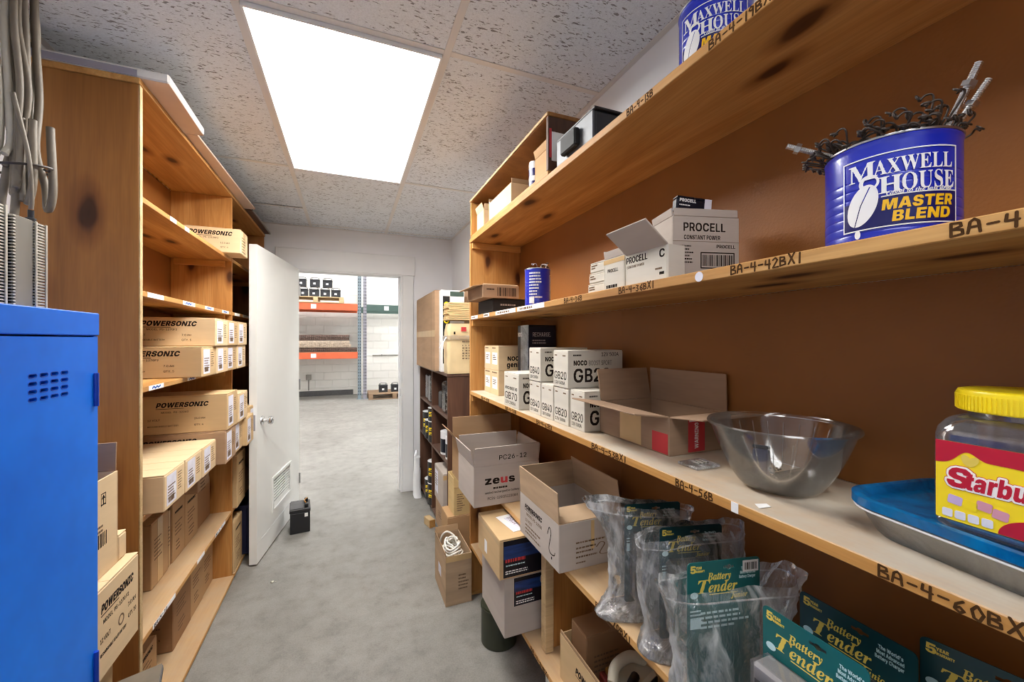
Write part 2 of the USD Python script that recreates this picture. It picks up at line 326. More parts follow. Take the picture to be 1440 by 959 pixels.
# ------------------------------------------------------------------ lettering
from PIL import Image, ImageDraw, ImageFont
FONTS = glob.glob('/opt/blender-*/*/datafiles/fonts/')[0]
_fc = {}
def font_of(style, px):
    k = (style, px)
    if k not in _fc:
        if style in ('serif', 'script', 'italic'):
            f = ImageFont.truetype(FONTS + 'NotoSansMath-Regular.woff2', px)
        else:
            f = ImageFont.truetype(FONTS + 'Inter.woff2', px)
            f.set_variation_by_axes([14, {'reg': 450, 'bold': 700, 'black': 900, 'light': 300}[style]])
        _fc[k] = f
    return _fc[k]
MATHMAP = {'serif': (0x1D400, 0x1D41A), 'script': (0x1D4D0, 0x1D4EA), 'italic': (0x1D468, 0x1D482)}
_gc = {}
def text_poly(text, h, style='bold', slant=0.0, width=None, stroke=0, px=56):
    key = (text, style, stroke, px)
    if key not in _gc:
        t = text
        if style in MATHMAP:
            U, L = MATHMAP[style]
            t = ''.join(chr(U + ord(c) - 65) if 'A' <= c <= 'Z' else chr(L + ord(c) - 97) if 'a' <= c <= 'z' else c for c in text)
        f = font_of(style, px)
        x0, y0, x1, y1 = f.getbbox(t, anchor='ls', stroke_width=stroke)
        im = Image.new('L', (x1 - x0 + 8, y1 - y0 + 8))
        ImageDraw.Draw(im).text((4 - x0, 4 - y0), t, 255, f, anchor='ls', stroke_width=stroke)
        on = np.pad(np.asarray(im) > 127, ((0, 0), (1, 1))).astype(np.int8)
        rows, s = np.nonzero(np.diff(on, axis=1) == 1); e = np.nonzero(np.diff(on, axis=1) == -1)[1]
        g = unary_union([sbox(a, -r - 1, b, -r) for r, a, b in zip(rows, s, e)]).buffer(0.6).buffer(-0.6).simplify(0.75)
        cap = 0.72 * px
        _gc[key] = affinity.affine_transform(g, [1 / cap, 0, 0, 1 / cap, (x0 - 4) / cap, (4 - y0) / cap])
    g = _gc[key]
    a, b, c, d = g.bounds
    sx = h if width is None else width / (c - a)
    return affinity.affine_transform(g, [sx, slant * h, 0, h, -a * sx, 0])
STROKES = {
 'B': [[(0, 0), (0, 1), (.45, .95), (.5, .7), (.1, .53), (.55, .42), (.58, .1), (0, 0)]], 'A': [[(0, 0), (.1, .8), (.3, 1), (.5, .8), (.58, 0)], [(.08, .42), (.55, .42)]],
 '-': [[(.1, .48), (.55, .5)]], '4': [[(.1, .95), (.05, .5), (.6, .5)], [(.5, 1), (.48, 0)]], '1': [[(.3, 1), (.28, 0)]], '9': [[(.5, .85), (.25, 1), (.1, .75), (.3, .58), (.5, .75), (.45, 0)]],
 '2': [[(.05, .8), (.3, 1), (.5, .75), (.05, .02), (.6, .05)]], '6': [[(.5, .95), (.15, .6), (.08, .2), (.35, 0), (.55, .22), (.35, .45), (.1, .3)]], '0': [[(.3, 1), (.06, .6), (.15, .1), (.4, 0), (.58, .5), (.3, 1)]],
 '5': [[(.55, 1), (.12, .96), (.1, .58), (.45, .55), (.52, .15), (.05, .02)]], '3': [[(.08, .95), (.5, .88), (.2, .55), (.52, .3), (.3, 0), (.05, .1)]], 'X': [[(.05, 1), (.55, 0)], [(.55, 1), (.02, 0)]],
 'x': [[(.05, .65), (.5, 0)], [(.5, .65), (.02, 0)]], '7': [[(.05, .95), (.55, .95), (.2, 0)]], '8': [[(.3, .52), (.08, .78), (.3, 1), (.5, .78), (.08, .22), (.3, 0), (.55, .25), (.3, .52)]],
 'E': [[(.55, 1), (.05, .95), (.05, .02), (.55, 0)], [(.05, .5), (.45, .5)]], 'H': [[(.05, 1), (.05, 0)], [(.55, 1), (.55, 0)], [(.05, .5), (.55, .5)]], 'N': [[(.05, 0), (.05, 1), (.55, 0), (.55, 1)]],
 'T': [[(.05, .97), (.6, 1)], [(.32, 1), (.3, 0)]], ' ': [], 'S': [[(.5, .9), (.2, 1), (.1, .7), (.5, .35), (.3, 0), (.05, .1)]], 'P': [[(.05, 0), (.05, 1), (.5, .9), (.45, .55), (.05, .5)]], 'R': [[(.05, 0), (.05, 1), (.5, .9), (.45, .6), (.05, .5), (.55, 0)]],
 '.': [[(.2, 0), (.25, .05)]], 'I': [[(.3, 1), (.3, 0)]], 'C': [[(.55, .85), (.3, 1), (.05, .5), (.3, 0), (.55, .15)]], 'D': [[(.05, 0), (.05, 1), (.5, .7), (.5, .3), (.05, 0)]], 'L': [[(.05, 1), (.05, 0), (.5, 0)]], 'O': [[(.3, 1), (.05, .5), (.3, 0), (.58, .5), (.3, 1)]], 'U': [[(.05, 1), (.1, .1), (.4, 0), (.55, 1)]]}
def hand_poly(text, h, r=None, adv=0.82, wide=1.0, seed=1):
    q = random.Random(seed + len(text)); out = []
    x = 0.0; r = r or h * 0.085
    for ch in text:
        dy, sc = q.uniform(-.07, .07), q.uniform(.9, 1.08)
        for st in STROKES.get(ch, []):
            out.append(LineString([((x + p[0] * sc) * h * wide, (p[1] * sc + dy) * h) for p in st]).buffer(r, 3))
        x += adv * (0.6 if ch == '1' else 1)
    return unary_union(out).simplify(r * 0.12)
def barcode(w, h, n=26, seed=3):
    q = random.Random(seed); out = []; x = 0
    while x < w:
        a = w / n * q.choice([.35, .6, 1.0]); out.append(sbox(x, 0, min(w, x + a), h)); x += a + w / n * q.choice([.5, .8, 1.1])
    return unary_union(out)
def lines_poly(w, n, h, gap, seed=1):
    """rows of small print, too small to read, as dashes of word length"""
    q = random.Random(seed); out = []
    for k in range(n):
        x = 0; end = w * q.uniform(.6, 1)
        while x < end:
            a = w * q.uniform(.04, .12); out.append(sbox(x, -k * (h + gap) - h, min(end, x + a), -k * (h + gap))); x += a + w * 0.025
    return unary_union(out)
EPS = 0.0005
def deco(o, xd, yd, poly, u, v, lift=0.0, t=EPS):
    nrm = np.cross(xd, yd)
    return placed(extr(affinity.translate(poly, u, v), t), np.array(o, float) + nrm * (lift - 0.0001), xd, yd)

# ------------------------------------------------------------------ cartons
FACES = {'near': ((-1, -1, -1), (1, 0, 0), (0, 0, 1)), 'left': ((-1, 1, -1), (0, -1, 0), (0, 0, 1)), 'right': ((1, -1, -1), (0, 1, 0), (0, 0, 1)), 'far': ((1, 1, -1), (-1, 0, 0), (0, 0, 1)), 'top': ((-1, -1, 1), (1, 0, 0), (0, 1, 0))}
def face(dims, f):
    s, xd, yd = FACES[f]
    w, d, h = dims
    return np.array([s[0] * w / 2, s[1] * d / 2, h if s[2] > 0 else 0.0]), np.array(xd, float), np.array(yd, float)
def print_on(t, dims, f, items, parent=None):
    """items: (poly, u, v, material[, lift]) on a face, u from the face's left edge, v from its bottom edge; one part per material"""
    o, xd, yd = face(dims, f)
    for it in items:
        poly, u, v, m = it[:4]; lift = it[4] if len(it) > 4 else 0.0
        nm = {'paper': 'label_sticker', 'paper_lilac': 'label_sticker', 'tape': 'packing_tape'}.get(m, 'printed_text')
        part(parent or t, nm, deco(o, xd, yd, poly, u, v, lift), m)
def carton(name, label, cat, x0, x1, y0, y1, z0, z1, mat='tan', rz=0.0, group=None, prints=(), tape='y', seam=True, ch=0.003):
    w, d, h = x1 - x0, y1 - y0, z1 - z0
    t = thing(name, label, cat, ((x0 + x1) / 2, (y0 + y1) / 2, z0), rz, group)
    g = 0.0012
    top = 0.004
    body = [bx(-w / 2, w / 2, -d / 2, d / 2, 0, h - top, ch)]
    part(t, 'body', body, CARD[mat])
    if seam:   # the two flaps that close the top
        if tape == 'y':
            fl = [bx(-w / 2 + .001, -g / 2, -d / 2 + .001, d / 2 - .001, h - top, h, .001), bx(g / 2, w / 2 - .001, -d / 2 + .001, d / 2 - .001, h - top, h, .001)]
        else:
            fl = [bx(-w / 2 + .001, w / 2 - .001, -d / 2 + .001, -g / 2, h - top, h, .001), bx(-w / 2 + .001, w / 2 - .001, g / 2, d / 2 - .001, h - top, h, .001)]
        for m in fl: part(t, 'flap', m, CARD[mat])
    else:
        part(t, 'lid', bx(-w / 2 + .0005, w / 2 - .0005, -d / 2 + .0005, d / 2 - .0005, h - top, h, .001), CARD[mat])
    for f, items in prints: print_on(t, (w, d, h), f, items)
    return t, (w, d, h)
def open_carton(name, label, cat, x0, x1, y0, y1, z0, z1, flaps, mat='tan', inner=None, rz=0.0, group=None, prints=(), th=0.004, rx=0.0, ry=0.0):
    """flaps: {side: (length, angle)}; angle 0 = standing straight up, positive = leaning outwards, in degrees"""
    w, d, h = x1 - x0, y1 - y0, z1 - z0
    t = thing(name, label, cat, ((x0 + x1) / 2, (y0 + y1) / 2, z0), rz, group, rx=rx, ry=ry)
    X, Y = w / 2, d / 2
    part(t, 'body', [bx(-X, X, -Y, -Y + th, 0, h, .001), bx(-X, X, Y - th, Y, 0, h, .001), bx(-X, -X + th, -Y + th, Y - th, 0, h, .001), bx(X - th, X, -Y + th, Y - th, 0, h, .001), bx(-X + th, X - th, -Y + th, Y - th, 0, th, .001)], CARD[mat])
    for side, (ln, ang) in flaps.items():
        if side in ('near', 'far'):
            s = -1 if side == 'near' else 1
            m = bx(-X + .003, X - .003, -th / 2, th / 2, 0, ln, .0012); rot(m, -s * ang, (1, 0, 0)); mv(m, 0, s * (Y - th / 2), h + .0006)
        else:
            s = -1 if side == 'left' else 1
            m = bx(-th / 2, th / 2, -Y + .003, Y - .003, 0, ln, .0012); rot(m, s * ang, (0, 1, 0)); mv(m, s * (X - th / 2), 0, h + .0006)
        part(t, 'flap', m, CARD[inner or mat])
    for f, items in prints: print_on(t, (w, d, h), f, items)
    return t, (w, d, h)
T = text_poly
def R(w, h): return sbox(0, 0, w, h)
def T_logo(h):
    """bold slanted battery-maker's name with a bar above and below"""
    g = T('POWERSONIC', h, 'black', 0.28)
    w = g.bounds[2]
    return unary_union([g, affinity.translate(R(w * .52, h * .1), 0, -h * .32)])

# ------------------------------------------------------------------ the room
ZC = 2.41
XL, XR, YF, YB = -0.945, 0.940, 3.886, -1.60
def structure(name): return thing(name, kind='structure')
part(WORLD, 'floor', bx(-6.2, 6.2, YB - .1, 11.7, -0.1, 0.0, 0), 'concrete').SetCustomDataByKey('kind', 'structure')
part(WORLD, 'wall_right', bx(XR, XR + .1, YB - .1, YF, 0, 2.75, 0), 'wall_paint').SetCustomDataByKey('kind', 'structure')
part(WORLD, 'wall_left', bx(XL - .1, XL, YB - .1, YF, 0, 2.75, 0), 'wall_paint').SetCustomDataByKey('kind', 'structure')
part(WORLD, 'wall_back', bx(XL, XR, YB - .1, YB, 0, 2.75, 0), 'wall_paint').SetCustomDataByKey('kind', 'structure')
DX0, DX1, DH = -0.455, 0.465, 2.045
wf = extr(Polygon([(-6.2, 0), (DX0, 0), (DX0, DH), (DX1, DH), (DX1, 0), (6.2, 0), (6.2, 5.5), (-6.2, 5.5)]), 0.115)
part(WORLD, 'wall_far', placed(wf, (0, YF + .115, 0), (1, 0, 0), (0, 0, 1)), 'wall_paint').SetCustomDataByKey('kind', 'structure')

ceil = structure('ceiling')
part(ceil, 'slab', bx(XL, XR, YB, YF, 2.60, 2.75, 0), 'wall_paint')
GX = [XL, -0.307, 0.312, XR]
cols = [[YB, -1.086, 0.133, 1.352, 2.571, 3.36, YF], [YB, -1.086, 0.133, 1.352, 2.571, 3.79, YF], [YB, -1.086, 0.133, 1.352, 2.571, 3.79, YF]]
for ci in range(3):
    ys = cols[ci]
    for k in range(len(ys) - 1):
        if ci == 1 and (abs(ys[k] - 1.352) < .01 or abs(ys[k] + 1.086) < .01): continue
        tz = ZC + .0035 + (0.004 if (ci, k) == (0, 4) else 0)
        m = bx(GX[ci] + .004, GX[ci + 1] - .004, ys[k] + .004, ys[k + 1] - .004, tz, tz + .016, .002)
        
        part(ceil, 'tile', m, 'ceiling_tile')
for x in GX[1:3]:
    part(ceil, 'grid_runner', [bx(x - .012, x + .012, YB, YF, ZC, ZC + .003, .0008), bx(x - .0012, x + .0012, YB, YF, ZC + .002, ZC + .035, 0)], 'grid_paint')
for ci in range(3):
    for y in cols[ci][1:-1]:
        part(ceil, 'grid_tee', [bx(GX[ci] + .012, GX[ci + 1] - .012, y - .012, y + .012, ZC + .0004, ZC + .003, .0006)], 'grid_paint')
for nm, m in (('wall_angle', bx(XL, XL + .022, YB, YF, ZC, ZC + .003, .0006)), ('wall_angle', bx(XR - .022, XR, YB, YF, ZC, ZC + .003, .0006)), ('wall_angle', bx(XL, XR, YF - .022, YF, ZC - .0004, ZC + .003, .0006)), ('wall_angle', bx(XL, XR, YB, YB + .022, ZC - .0004, ZC + .003, .0006))):
    part(ceil, nm, m, 'grid_paint')

def troffer(y0, y1, label, lens='lens_light'):
    x0, x1 = -0.293, 0.298
    t = thing('ceiling_light', label, 'ceiling light', ((x0 + x1) / 2, (y0 + y1) / 2, ZC - .012))
    w, d = (x1 - x0) / 2, (y1 - y0) / 2
    outer, mid = sbox(-w, -d, w, d).buffer(-.004).buffer(.004), sbox(-w + .007, -d + .007, w - .007, d - .007)
    part(t, 'frame', extr(outer.difference(mid), 0.012), 'trim_paint')
    iw, idd, hz = w - .030, d - .030, .040
    ring0 = np.array([(-w + .0072, -d + .0072, .001), (w - .0072, -d + .0072, .001), (w - .0072, d - .0072, .001), (-w + .0072, d - .0072, .001)])
    ring1 = np.array([(-iw, -idd, hz), (iw, -idd, hz), (iw, idd, hz), (-iw, idd, hz)])
    up = np.array([0, 0, .003])
    V = np.vstack([ring0, ring1, ring0 + up, ring1 + up]); F = []
    for k in range(4):
        a, b = k, (k + 1) % 4
        F += [(a, a + 4, b + 4), (a, b + 4, b), (a + 8, b + 12, a + 12), (a + 8, b + 8, b + 12)]
    part(t, 'reveal', trimesh.Trimesh(V, F, process=False), 'reveal_paint')
    part(t, 'diffuser', bx(-iw - .004, iw + .004, -idd - .004, idd + .004, hz + .0002, hz + .004, 0), lens)
    part(t, 'housing', [bx(-w, w, -d, d, .150, .154, 0), bx(-w, -w + .004, -d, d, .0122, .150, 0), bx(w - .004, w, -d, d, .0122, .150, 0), bx(-w + .004, w - .004, -d, -d + .004, .0122, .150, 0), bx(-w + .004, w - .004, d - .004, d, .0122, .150, 0)], 'trim_paint')
troffer(1.352 + .013, 2.571 - .013, 'lit white recessed fluorescent panel light in the tiled ceiling over the aisle')

# door casing and jamb
tr = structure('trim_1')
part(tr, 'casing', bx(DX1, DX1 + .10, YF - .018, YF - .0005, 0, 2.035, .003), 'trim_paint')
part(tr, 'casing', bx(DX0 - .10, DX0, YF - .018, YF - .0005, 0, 2.035, .003), 'trim_paint')
part(tr, 'header', bx(DX0 - .12, DX1 + .115, YF - .022, YF - .0005, 2.036, 2.215, .003), 'trim_paint')
part(tr, 'jamb', bx(DX1 - .018, DX1 - .0005, YF - .016, YF + .12, 0, DH - .02, .002), 'trim_paint')
part(tr, 'jamb', bx(DX0 + .0005, DX0 + .018, YF - .016, YF + .12, 0, DH - .02, .002), 'trim_paint')
part(tr, 'jamb', bx(DX0 + .0005, DX1 - .0005, YF - .016, YF + .12, DH - .019, DH - .0005, .002), 'trim_paint')
part(tr, 'door_stop', bx(DX1 - .030, DX1 - .0185, YF + .04, YF + .075, 0, DH - .02, .002), 'trim_paint')
part(tr, 'strike_plate', bx(DX1 - .0195, DX1 - .0175, YF - .002, YF + .02, .90, .97, 0), 'steel')

# the open door
LEN, THK, DZ0, DZ1 = 0.918, 0.045, 0.012, 2.035
door = thing('door_1', kind='structure', loc=(-0.397, 3.858, 0), rz=-90 - 8.9)
leaf = Polygon([(0, DZ0), (LEN, DZ0), (LEN, DZ1), (0, DZ1)], [[(.25, .24), (.63, .24), (.63, .45), (.25, .45)]])
part(door, 'leaf', placed(extr(leaf, THK), (0, 0, 0), (1, 0, 0), (0, 0, 1)), 'door_paint')   # local y from -THK to 0: corridor face at y = 0
# local frame: x towards the free edge, visible face is +y
lf = extr(sbox(.232, .222, .648, .468).difference(sbox(.252, .242, .628, .448)), .006)
part(door, 'louvre_frame', placed(lf, (0, .006, 0), (1, 0, 0), (0, 0, 1)), 'door_paint')
for k in range(10):
    z = .2525 + k * .0206
    s = bx(.252, .628, -.0058, .0058, -.0013, .0013, .0004); rot(s, -20, (1, 0, 0)); mv(s, 0, -.007, z)
    part(door, 'louvre_slat', s, 'door_paint')
part(door, 'louvre_backing', bx(.252, .628, -.040, -.036, .242, .448, 0), 'dark_slot')
KX, KZ = .835, .905
rose = lathe([(0, 0), (.032, 0), (.030, .006), (.012, .010), (.012, .034), (.024, .040), (.027, .052), (.024, .062), (.012, .066), (0, .066)], 28)
part(door, 'door_knob', placed(rose, (KX, .0002, KZ), (0, 0, 1), (1, 0, 0)), 'chrome', smooth=35)
rose2 = rose.copy()
part(door, 'door_knob', placed(rose2, (KX, -THK - .0002, KZ), (1, 0, 0), (0, 0, 1)), 'chrome', smooth=35)
part(door, 'latch_plate', bx(LEN - .0005, LEN + .0012, -.036, -.010, KZ - .05, KZ + .05, 0), 'steel')
part(door, 'kick_line', bx(.02, LEN - .004, .0002, .0012, .135, .139, 0), 'trim_paint')
for z in (.25, 1.05, 1.85): part(door, 'hinge', cyl(-.004, .004, z - .045, z + .045, .0065, 12), 'steel', smooth=40)

# ------------------------------------------------------------------ the warehouse beyond the doorway
YW = 11.35
wh = structure('wall_warehouse')
BW, BH = 0.40, 0.20
for r in range(18):
    off = 0.2 if r % 2 else 0.0
    for c in range(13):
        x0 = -2.6 + c * BW + off
        part(wh, 'block', bx(x0 + .0006, x0 + BW - .0006, YW + (.0006 * ((r * 7 + c * 3) % 4)), YW + .1, r * BH + .0015, (r + 1) * BH - .0015, .003), 'block_paint')
part(wh, 'masonry', [bx(-6.2, 6.2, YW + .03, YW + .2, 0, 5.5, 0), bx(-6.2, -2.42, YW, YW + .03, 0, 5.5, 0), bx(2.8, 6.2, YW, YW + .03, 0, 5.5, 0), bx(-2.42, 2.8, YW, YW + .03, 3.6, 5.5, 0)], 'block_paint')
part(wh, 'side_wall', bx(-6.3, -6.2, 4.0, YW + .2, 0, 5.5, 0), 'warehouse_paint')
part(wh, 'side_wall', bx(6.2, 6.3, 4.0, YW + .2, 0, 5.5, 0), 'warehouse_paint')
part(wh, 'base_band', bx(-3, 0.1, YW - .03, YW - .001, 0, .13, .01), 'grey_foam')
part(WORLD, 'ceiling_warehouse', bx(-6.2, 6.2, 4.0, YW + .2, 5.5, 5.6, 0), 'warehouse_paint').SetCustomDataByKey('kind', 'structure')
for i, (x, y) in enumerate([(-2.6, 6.0), (0.4, 6.0), (3.2, 6.0), (-2.6, 9.2), (0.4, 9.2), (3.2, 9.2)]):
    t = thing('skylight', f'lit rectangular skylight in the warehouse roof, {["near", "far"][i // 3]} row, {["west", "middle", "east"][i % 3]} one', 'skylight', (x, y, 5.44), group='skylights of the warehouse')
    part(t, 'curb', mv(extr(sbox(-.65, -.95, .65, .95).difference(sbox(-.6, -.9, .6, .9)), .058), 0, 0, 0), 'trim_paint')
    part(t, 'diffuser', bx(-.6, .6, -.9, .9, .03, .04, 0), 'sky_light')

YRK = 10.35
rack = thing('pallet_rack', 'industrial pallet rack with orange beams and perforated grey-green uprights beyond the doorway', 'pallet rack', (0.2, YRK, 0))
def upright(dx, dy, col='green_upright'):
    prof = extr(sbox(-.038, -.032, .038, .032).difference(sbox(-.034, -.028, .034, .04)), 3.6)
    part(rack, 'upright', mv(prof, dx, dy, 0), col)
    sl = [bx(dx - .026, dx - .012, dy - .0345, dy - .0318, .1 + k * .075, .1 + k * .075 + .035, 0) for k in range(46)] + [bx(dx + .012, dx + .026, dy - .0345, dy - .0318, .1 + k * .075, .1 + k * .075 + .035, 0) for k in range(46)]
    part(rack, 'punched_slots', sl, 'dark_slot', kind='stuff')
    part(rack, 'foot_plate', bx(dx - .07, dx + .07, dy - .06, dy + .06, 0, .008, .002), 'green_upright')
upright(.03, 0); upright(.055, .82); upright(-2.6, 0)
part(rack, 'brace', [tube([(.03, .03, .3 + k * 1.1), (.055, .79, .3 + k * 1.1 + (.55 if k % 2 else .0))], .018, 6) for k in range(3)], 'green_upright')
for z0, z1 in ((2.13, 2.29), (0.985, 1.14)):
    part(rack, 'beam', bx(-2.56, -.009, -.03, .03, z0, z1, .004), 'orange_beam')
    part(rack, 'beam', bx(-2.56, -.009, .79, .85, z0, z1, .004), 'orange_beam')
    part(rack, 'beam_label', bx(-1.02, -.91, -.0312, -.0302, z0 + .03, z1 - .03, 0), 'paper')
    part(rack, 'deck', bx(-2.56, -.03, -.028, .848, z1 + .0005, z1 + .006, 0), 'old_pallet')
part(rack, 'beam', bx(.194, 2.6, -.03, .03, 2.13, 2.29, .004), 'green_beam')
part(rack, 'beam', bx(.094, 2.6, .79, .85, 2.13, 2.29, .004), 'green_beam')
part(rack, 'beam_label', bx(.60, .71, -.0312, -.0302, 2.16, 2.26, 0), 'paper')
upright(2.64, 0); upright(.155, 0, 'grey_upright')

def pallet(label, loc, mat='pale_wood', w=1.2, d=.8):
    t = thing('pallet', label, 'pallet', loc)
    for k in range(6):
        y = -d / 2 + k * (d - .1) / 5
        part(t, 'deck_board', bx(-w / 2, w / 2, y, y + .1, .125, .143, .002), mat)
    for x in (-w / 2, -.05, w / 2 - .1): part(t, 'stringer', bx(x, x + .1, -d / 2, d / 2, .0185, .1245, .002), mat)
    for y in (-d / 2, -.05, d / 2 - .1): part(t, 'bottom_board', bx(-w / 2, w / 2, y, y + .1, 0, .018, .002), mat)
    return t
pallet('pale wooden pallet of black batteries on the top orange rack beam', (-.72, YRK + .36, 2.2965))
pallet('worn wooden pallet with two black batteries on the warehouse floor', (1.03, YRK + .15, 0), 'old_pallet')
def battery(label, loc, group, w=.2, d=.17, h=.175, rz=0, lab=True):
    t = thing('vehicle_battery', label, 'battery', loc, rz, group)
    part(t, 'case', [bx(-w / 2, w / 2, -d / 2, d / 2, 0, h * .82, .004), bx(-w / 2 - .004, w / 2 + .004, -d / 2 - .004, d / 2 + .004, h * .825, h, .004)], 'black_plastic')
    for s in (-1, 1): part(t, 'terminal', cyl(s * w * .32, d * .2, h, h + .022, .011, 12), 'grey_metal', smooth=40)
    part(t, 'handle', tube(smooth_path([(-w * .46, -d * .1, h + .001), (-w * .4, -d * .1, h + .035), (0, -d * .1, h + .05), (w * .4, -d * .1, h + .035), (w * .46, -d * .1, h + .001)], 4), .006, 6), 'black_plastic', smooth=60)
    if lab: part(t, 'label_sticker', bx(-.03, .02, -d / 2 - .0011, -d / 2 - .0001, h * .3, h * .55, 0), 'paper')
    return t
zt = 2.2965 + .1432
b0 = battery('black battery, first from the door side in the lower row on the upper rack', (-1.22, YRK + .1, zt), 'lower row of rack batteries')
for k in range(1, 5): copy_of(b0, (-1.22 + k * .232, YRK + .1 + .01 * (k % 2), zt), 0, label=f'black battery, {[0, "second", "third", "fourth", "last"][k]} from the door side in the lower row on the upper rack')
for k, x in enumerate((-1.02, -.74, -.47)):
    copy_of(b0, (x, YRK + .1, zt + .228), 0, label=f'black battery, {["first", "second", "third"][k]} from the door side in the upper row on the rack', group='upper row of rack batteries')
copy_of(b0, (.78, YRK + .05, .1435), 0, label='black battery with a carrying handle, left one on the floor pallet', group='floor pallet batteries')
copy_of(b0, (1.07, YRK + .05, .1435), 0, label='black battery on the floor pallet, partly behind the door jamb', group='floor pallet batteries')
def core_bundle(label, loc, w, d, h, n, mat, rz=0):
    t = thing('corrugated_bundle', label, 'bundle', loc, rz)
    for k in range(n):
        z = k * h / n
        part(t, 'slab', bx(-w / 2 + rng.uniform(-.03, .03), w / 2 + rng.uniform(-.03, .03), -d / 2 + rng.uniform(-.02, .02), d / 2, z, z + h / n - .006, .004), mat)
    fl = []
    for k in range(int(w / .042)):
        x = -w / 2 + .02 + k * .042
        fl.append(bx(x, x + .016, -d / 2 - .045, -d / 2 - .022, .01, h * .92 + rng.uniform(-.02, .0), .003))
    part(t, 'flutes', fl, mat, kind='stuff')
zb = 1.1465
core_bundle('low flat stack of brown corrugated cores under the others', (-.70, YRK + .42, zb), 1.75, .7, .10, 2, 'core_brown')
core_bundle('pale brown fluted core lying in front on the lower rack beam', (-.66, YRK + .36, zb + .101), 1.35, .62, .17, 2, 'core_light', 1.0)
core_bundle('dark brown corrugated core on top of the rack stack', (-.78, YRK + .42, zb + .273), 1.5, .62, .14, 2, 'core_brown', -1.5)
jb = thing('conduit_box', 'small grey wall box with conduit low on the white block wall', 'electrical box', (-.95, YW - .055, .42))
part(jb, 'box', bx(-.06, .06, -.02, .052, 0, .13, .004), 'grey_metal'); part(jb, 'conduit', tube([(0, .03, -.001), (0, .03, -.27)], .012, 8), 'grey_metal', smooth=60)
cdt = thing('wall_conduit', 'thin dark conduit running along the block wall right of the rack', 'conduit', (1.2, YW - .02, 1.02))
part(cdt, 'pipe', cylax((-.62, 0, 0), (.9, 0, 0), .012), 'grey_metal', smooth=60)
part(cdt, 'strap', [bx(-.4, -.37, -.014, .018, -.02, .02, .002), bx(.5, .53, -.014, .018, -.02, .02, .002)], 'grey_metal')
troffer(-1.086 + .013, .133 - .013, 'second recessed fluorescent panel light in the ceiling above and behind the viewer', 'lens_light_dim')

def wpart(t, name, mesh, mat, smooth=False, label=None, kind=None):
    """a part given in world coordinates of an unrotated thing"""
    if isinstance(mesh, list): mesh = trimesh.util.concatenate(mesh)
    o = t.GetAttribute('xformOp:translate').Get()
    return part(t, name, mv(mesh, -o[0], -o[1], -o[2]), mat, smooth, label, kind)
def sub(parent, o, name, mesh, mat, kind=None, smooth=False):
    """a sub-part in world coordinates of the thing at o"""
    if isinstance(mesh, list): mesh = trimesh.util.concatenate(mesh)
    return part(parent, name, mv(mesh, -o[0], -o[1], -o[2]), mat, smooth, None, kind)

# ------------------------------------------------------------------ left shelf unit
FXL = -0.646
LS = (-.79, 2.75, 0.0)
left = thing('storage_shelf', 'tall stained wooden shelf unit along the left wall, full of battery cartons', 'shelf unit', LS)
P = .019
LTOP = 2.278
def lp(n, m, mat, **k): return wpart(left, n, m, mat, **k)
lp('side_panel', bx(-.938, FXL, 1.695, 1.695 + P, 0, LTOP - .0005, .0015), 'plywood_z')
lp('divider', bx(-.938, FXL, 2.832, 2.832 + P, 0, LTOP - .0005, .0015), 'pine_z')
lp('side_panel', bx(-.938, FXL, 3.80, 3.80 + P, 0, LTOP - .0005, .0015), 'plywood_z')
lp('edge_strip', bx(FXL + .0005, FXL + .004, 1.6955, 1.6955 + P - .001, .02, LTOP - .002, .001), 'pale_wood')
lp('top_board', bx(-.938, FXL + .005, 1.690, 3.82, LTOP, LTOP + P, .0015), 'pine_y')
lp('back_panel', bx(-.9435, -.9385, 1.70, 3.815, 0.0, LTOP - .001, 0), 'hardboard')
LSH = [1.915, 1.597, 1.270, .830, .415, .030]
bays = [(1.695 + P + .0005, 2.832 - .0005), (2.832 + P + .0005, 3.80 - .0005)]
stickers = {(0, 0): [(1.95, .06, 'paper', 0), (2.10, .05, 'paper', 0)], (1, 0): [(1.76, .13, 'paper', 0), (2.08, .14, 'paper', 1), (2.36, .13, 'paper', 1), (2.64, .13, 'paper', 1)], (1, 1): [(2.90, .12, 'paper', 0), (3.1, .2, 'paper', 0)],
            (2, 0): [(1.77, .12, 'paper', 1), (2.13, .10, 'paper', 1), (2.5, .1, 'paper', 0)], (2, 1): [(2.95, .2, 'paper', 0)], (4, 0): [(1.80, .20, 'paper', 2), (2.25, .10, 'paper', 0), (2.52, .18, 'paper', 2)]}
for li, z in enumerate(LSH):
    for bi, (a, b) in enumerate(bays):
        fx = FXL - .001 if li < 5 else FXL + .010
        s = lp('shelf_board', bx(-.938, fx, a, b, z - P, z, .0012), 'shelf_worn' if li > 2 else 'pine_y')
        for (y, w, m, blue) in stickers.get((li, bi), []):
            sub(s, LS, 'label_sticker', bx(fx + .0001, fx + .0008, y, y + w, z - P + .001, z - .001, 0), m)
            if blue == 1: sub(s, LS, 'blue_marks', placed(extr(LineString([(0, .004), (.012, .010), (.024, .003), (.036, .009), (.052, .004), (.064, .009)]).buffer(.0028), .0004), (fx + .0008, y + w * .22, z - P + .003), (0, 1, 0), (0, 0, 1)), 'ink_blue')
            if blue == 2: sub(s, LS, 'handwriting', placed(extr(hand_poly('BA-4-72', .012, wide=1.6), .0004), (fx + .0008, y + .012, z - P + .004), (0, 1, 0), (0, 0, 1)), 'ink')
        if li < 5:
            for yy in (a, b - .02): sub(s, LS, 'cleat', bx(-.92, fx - .03, yy, yy + .02, z - P - .036, z - P - .0005, .002), 'pine_x')
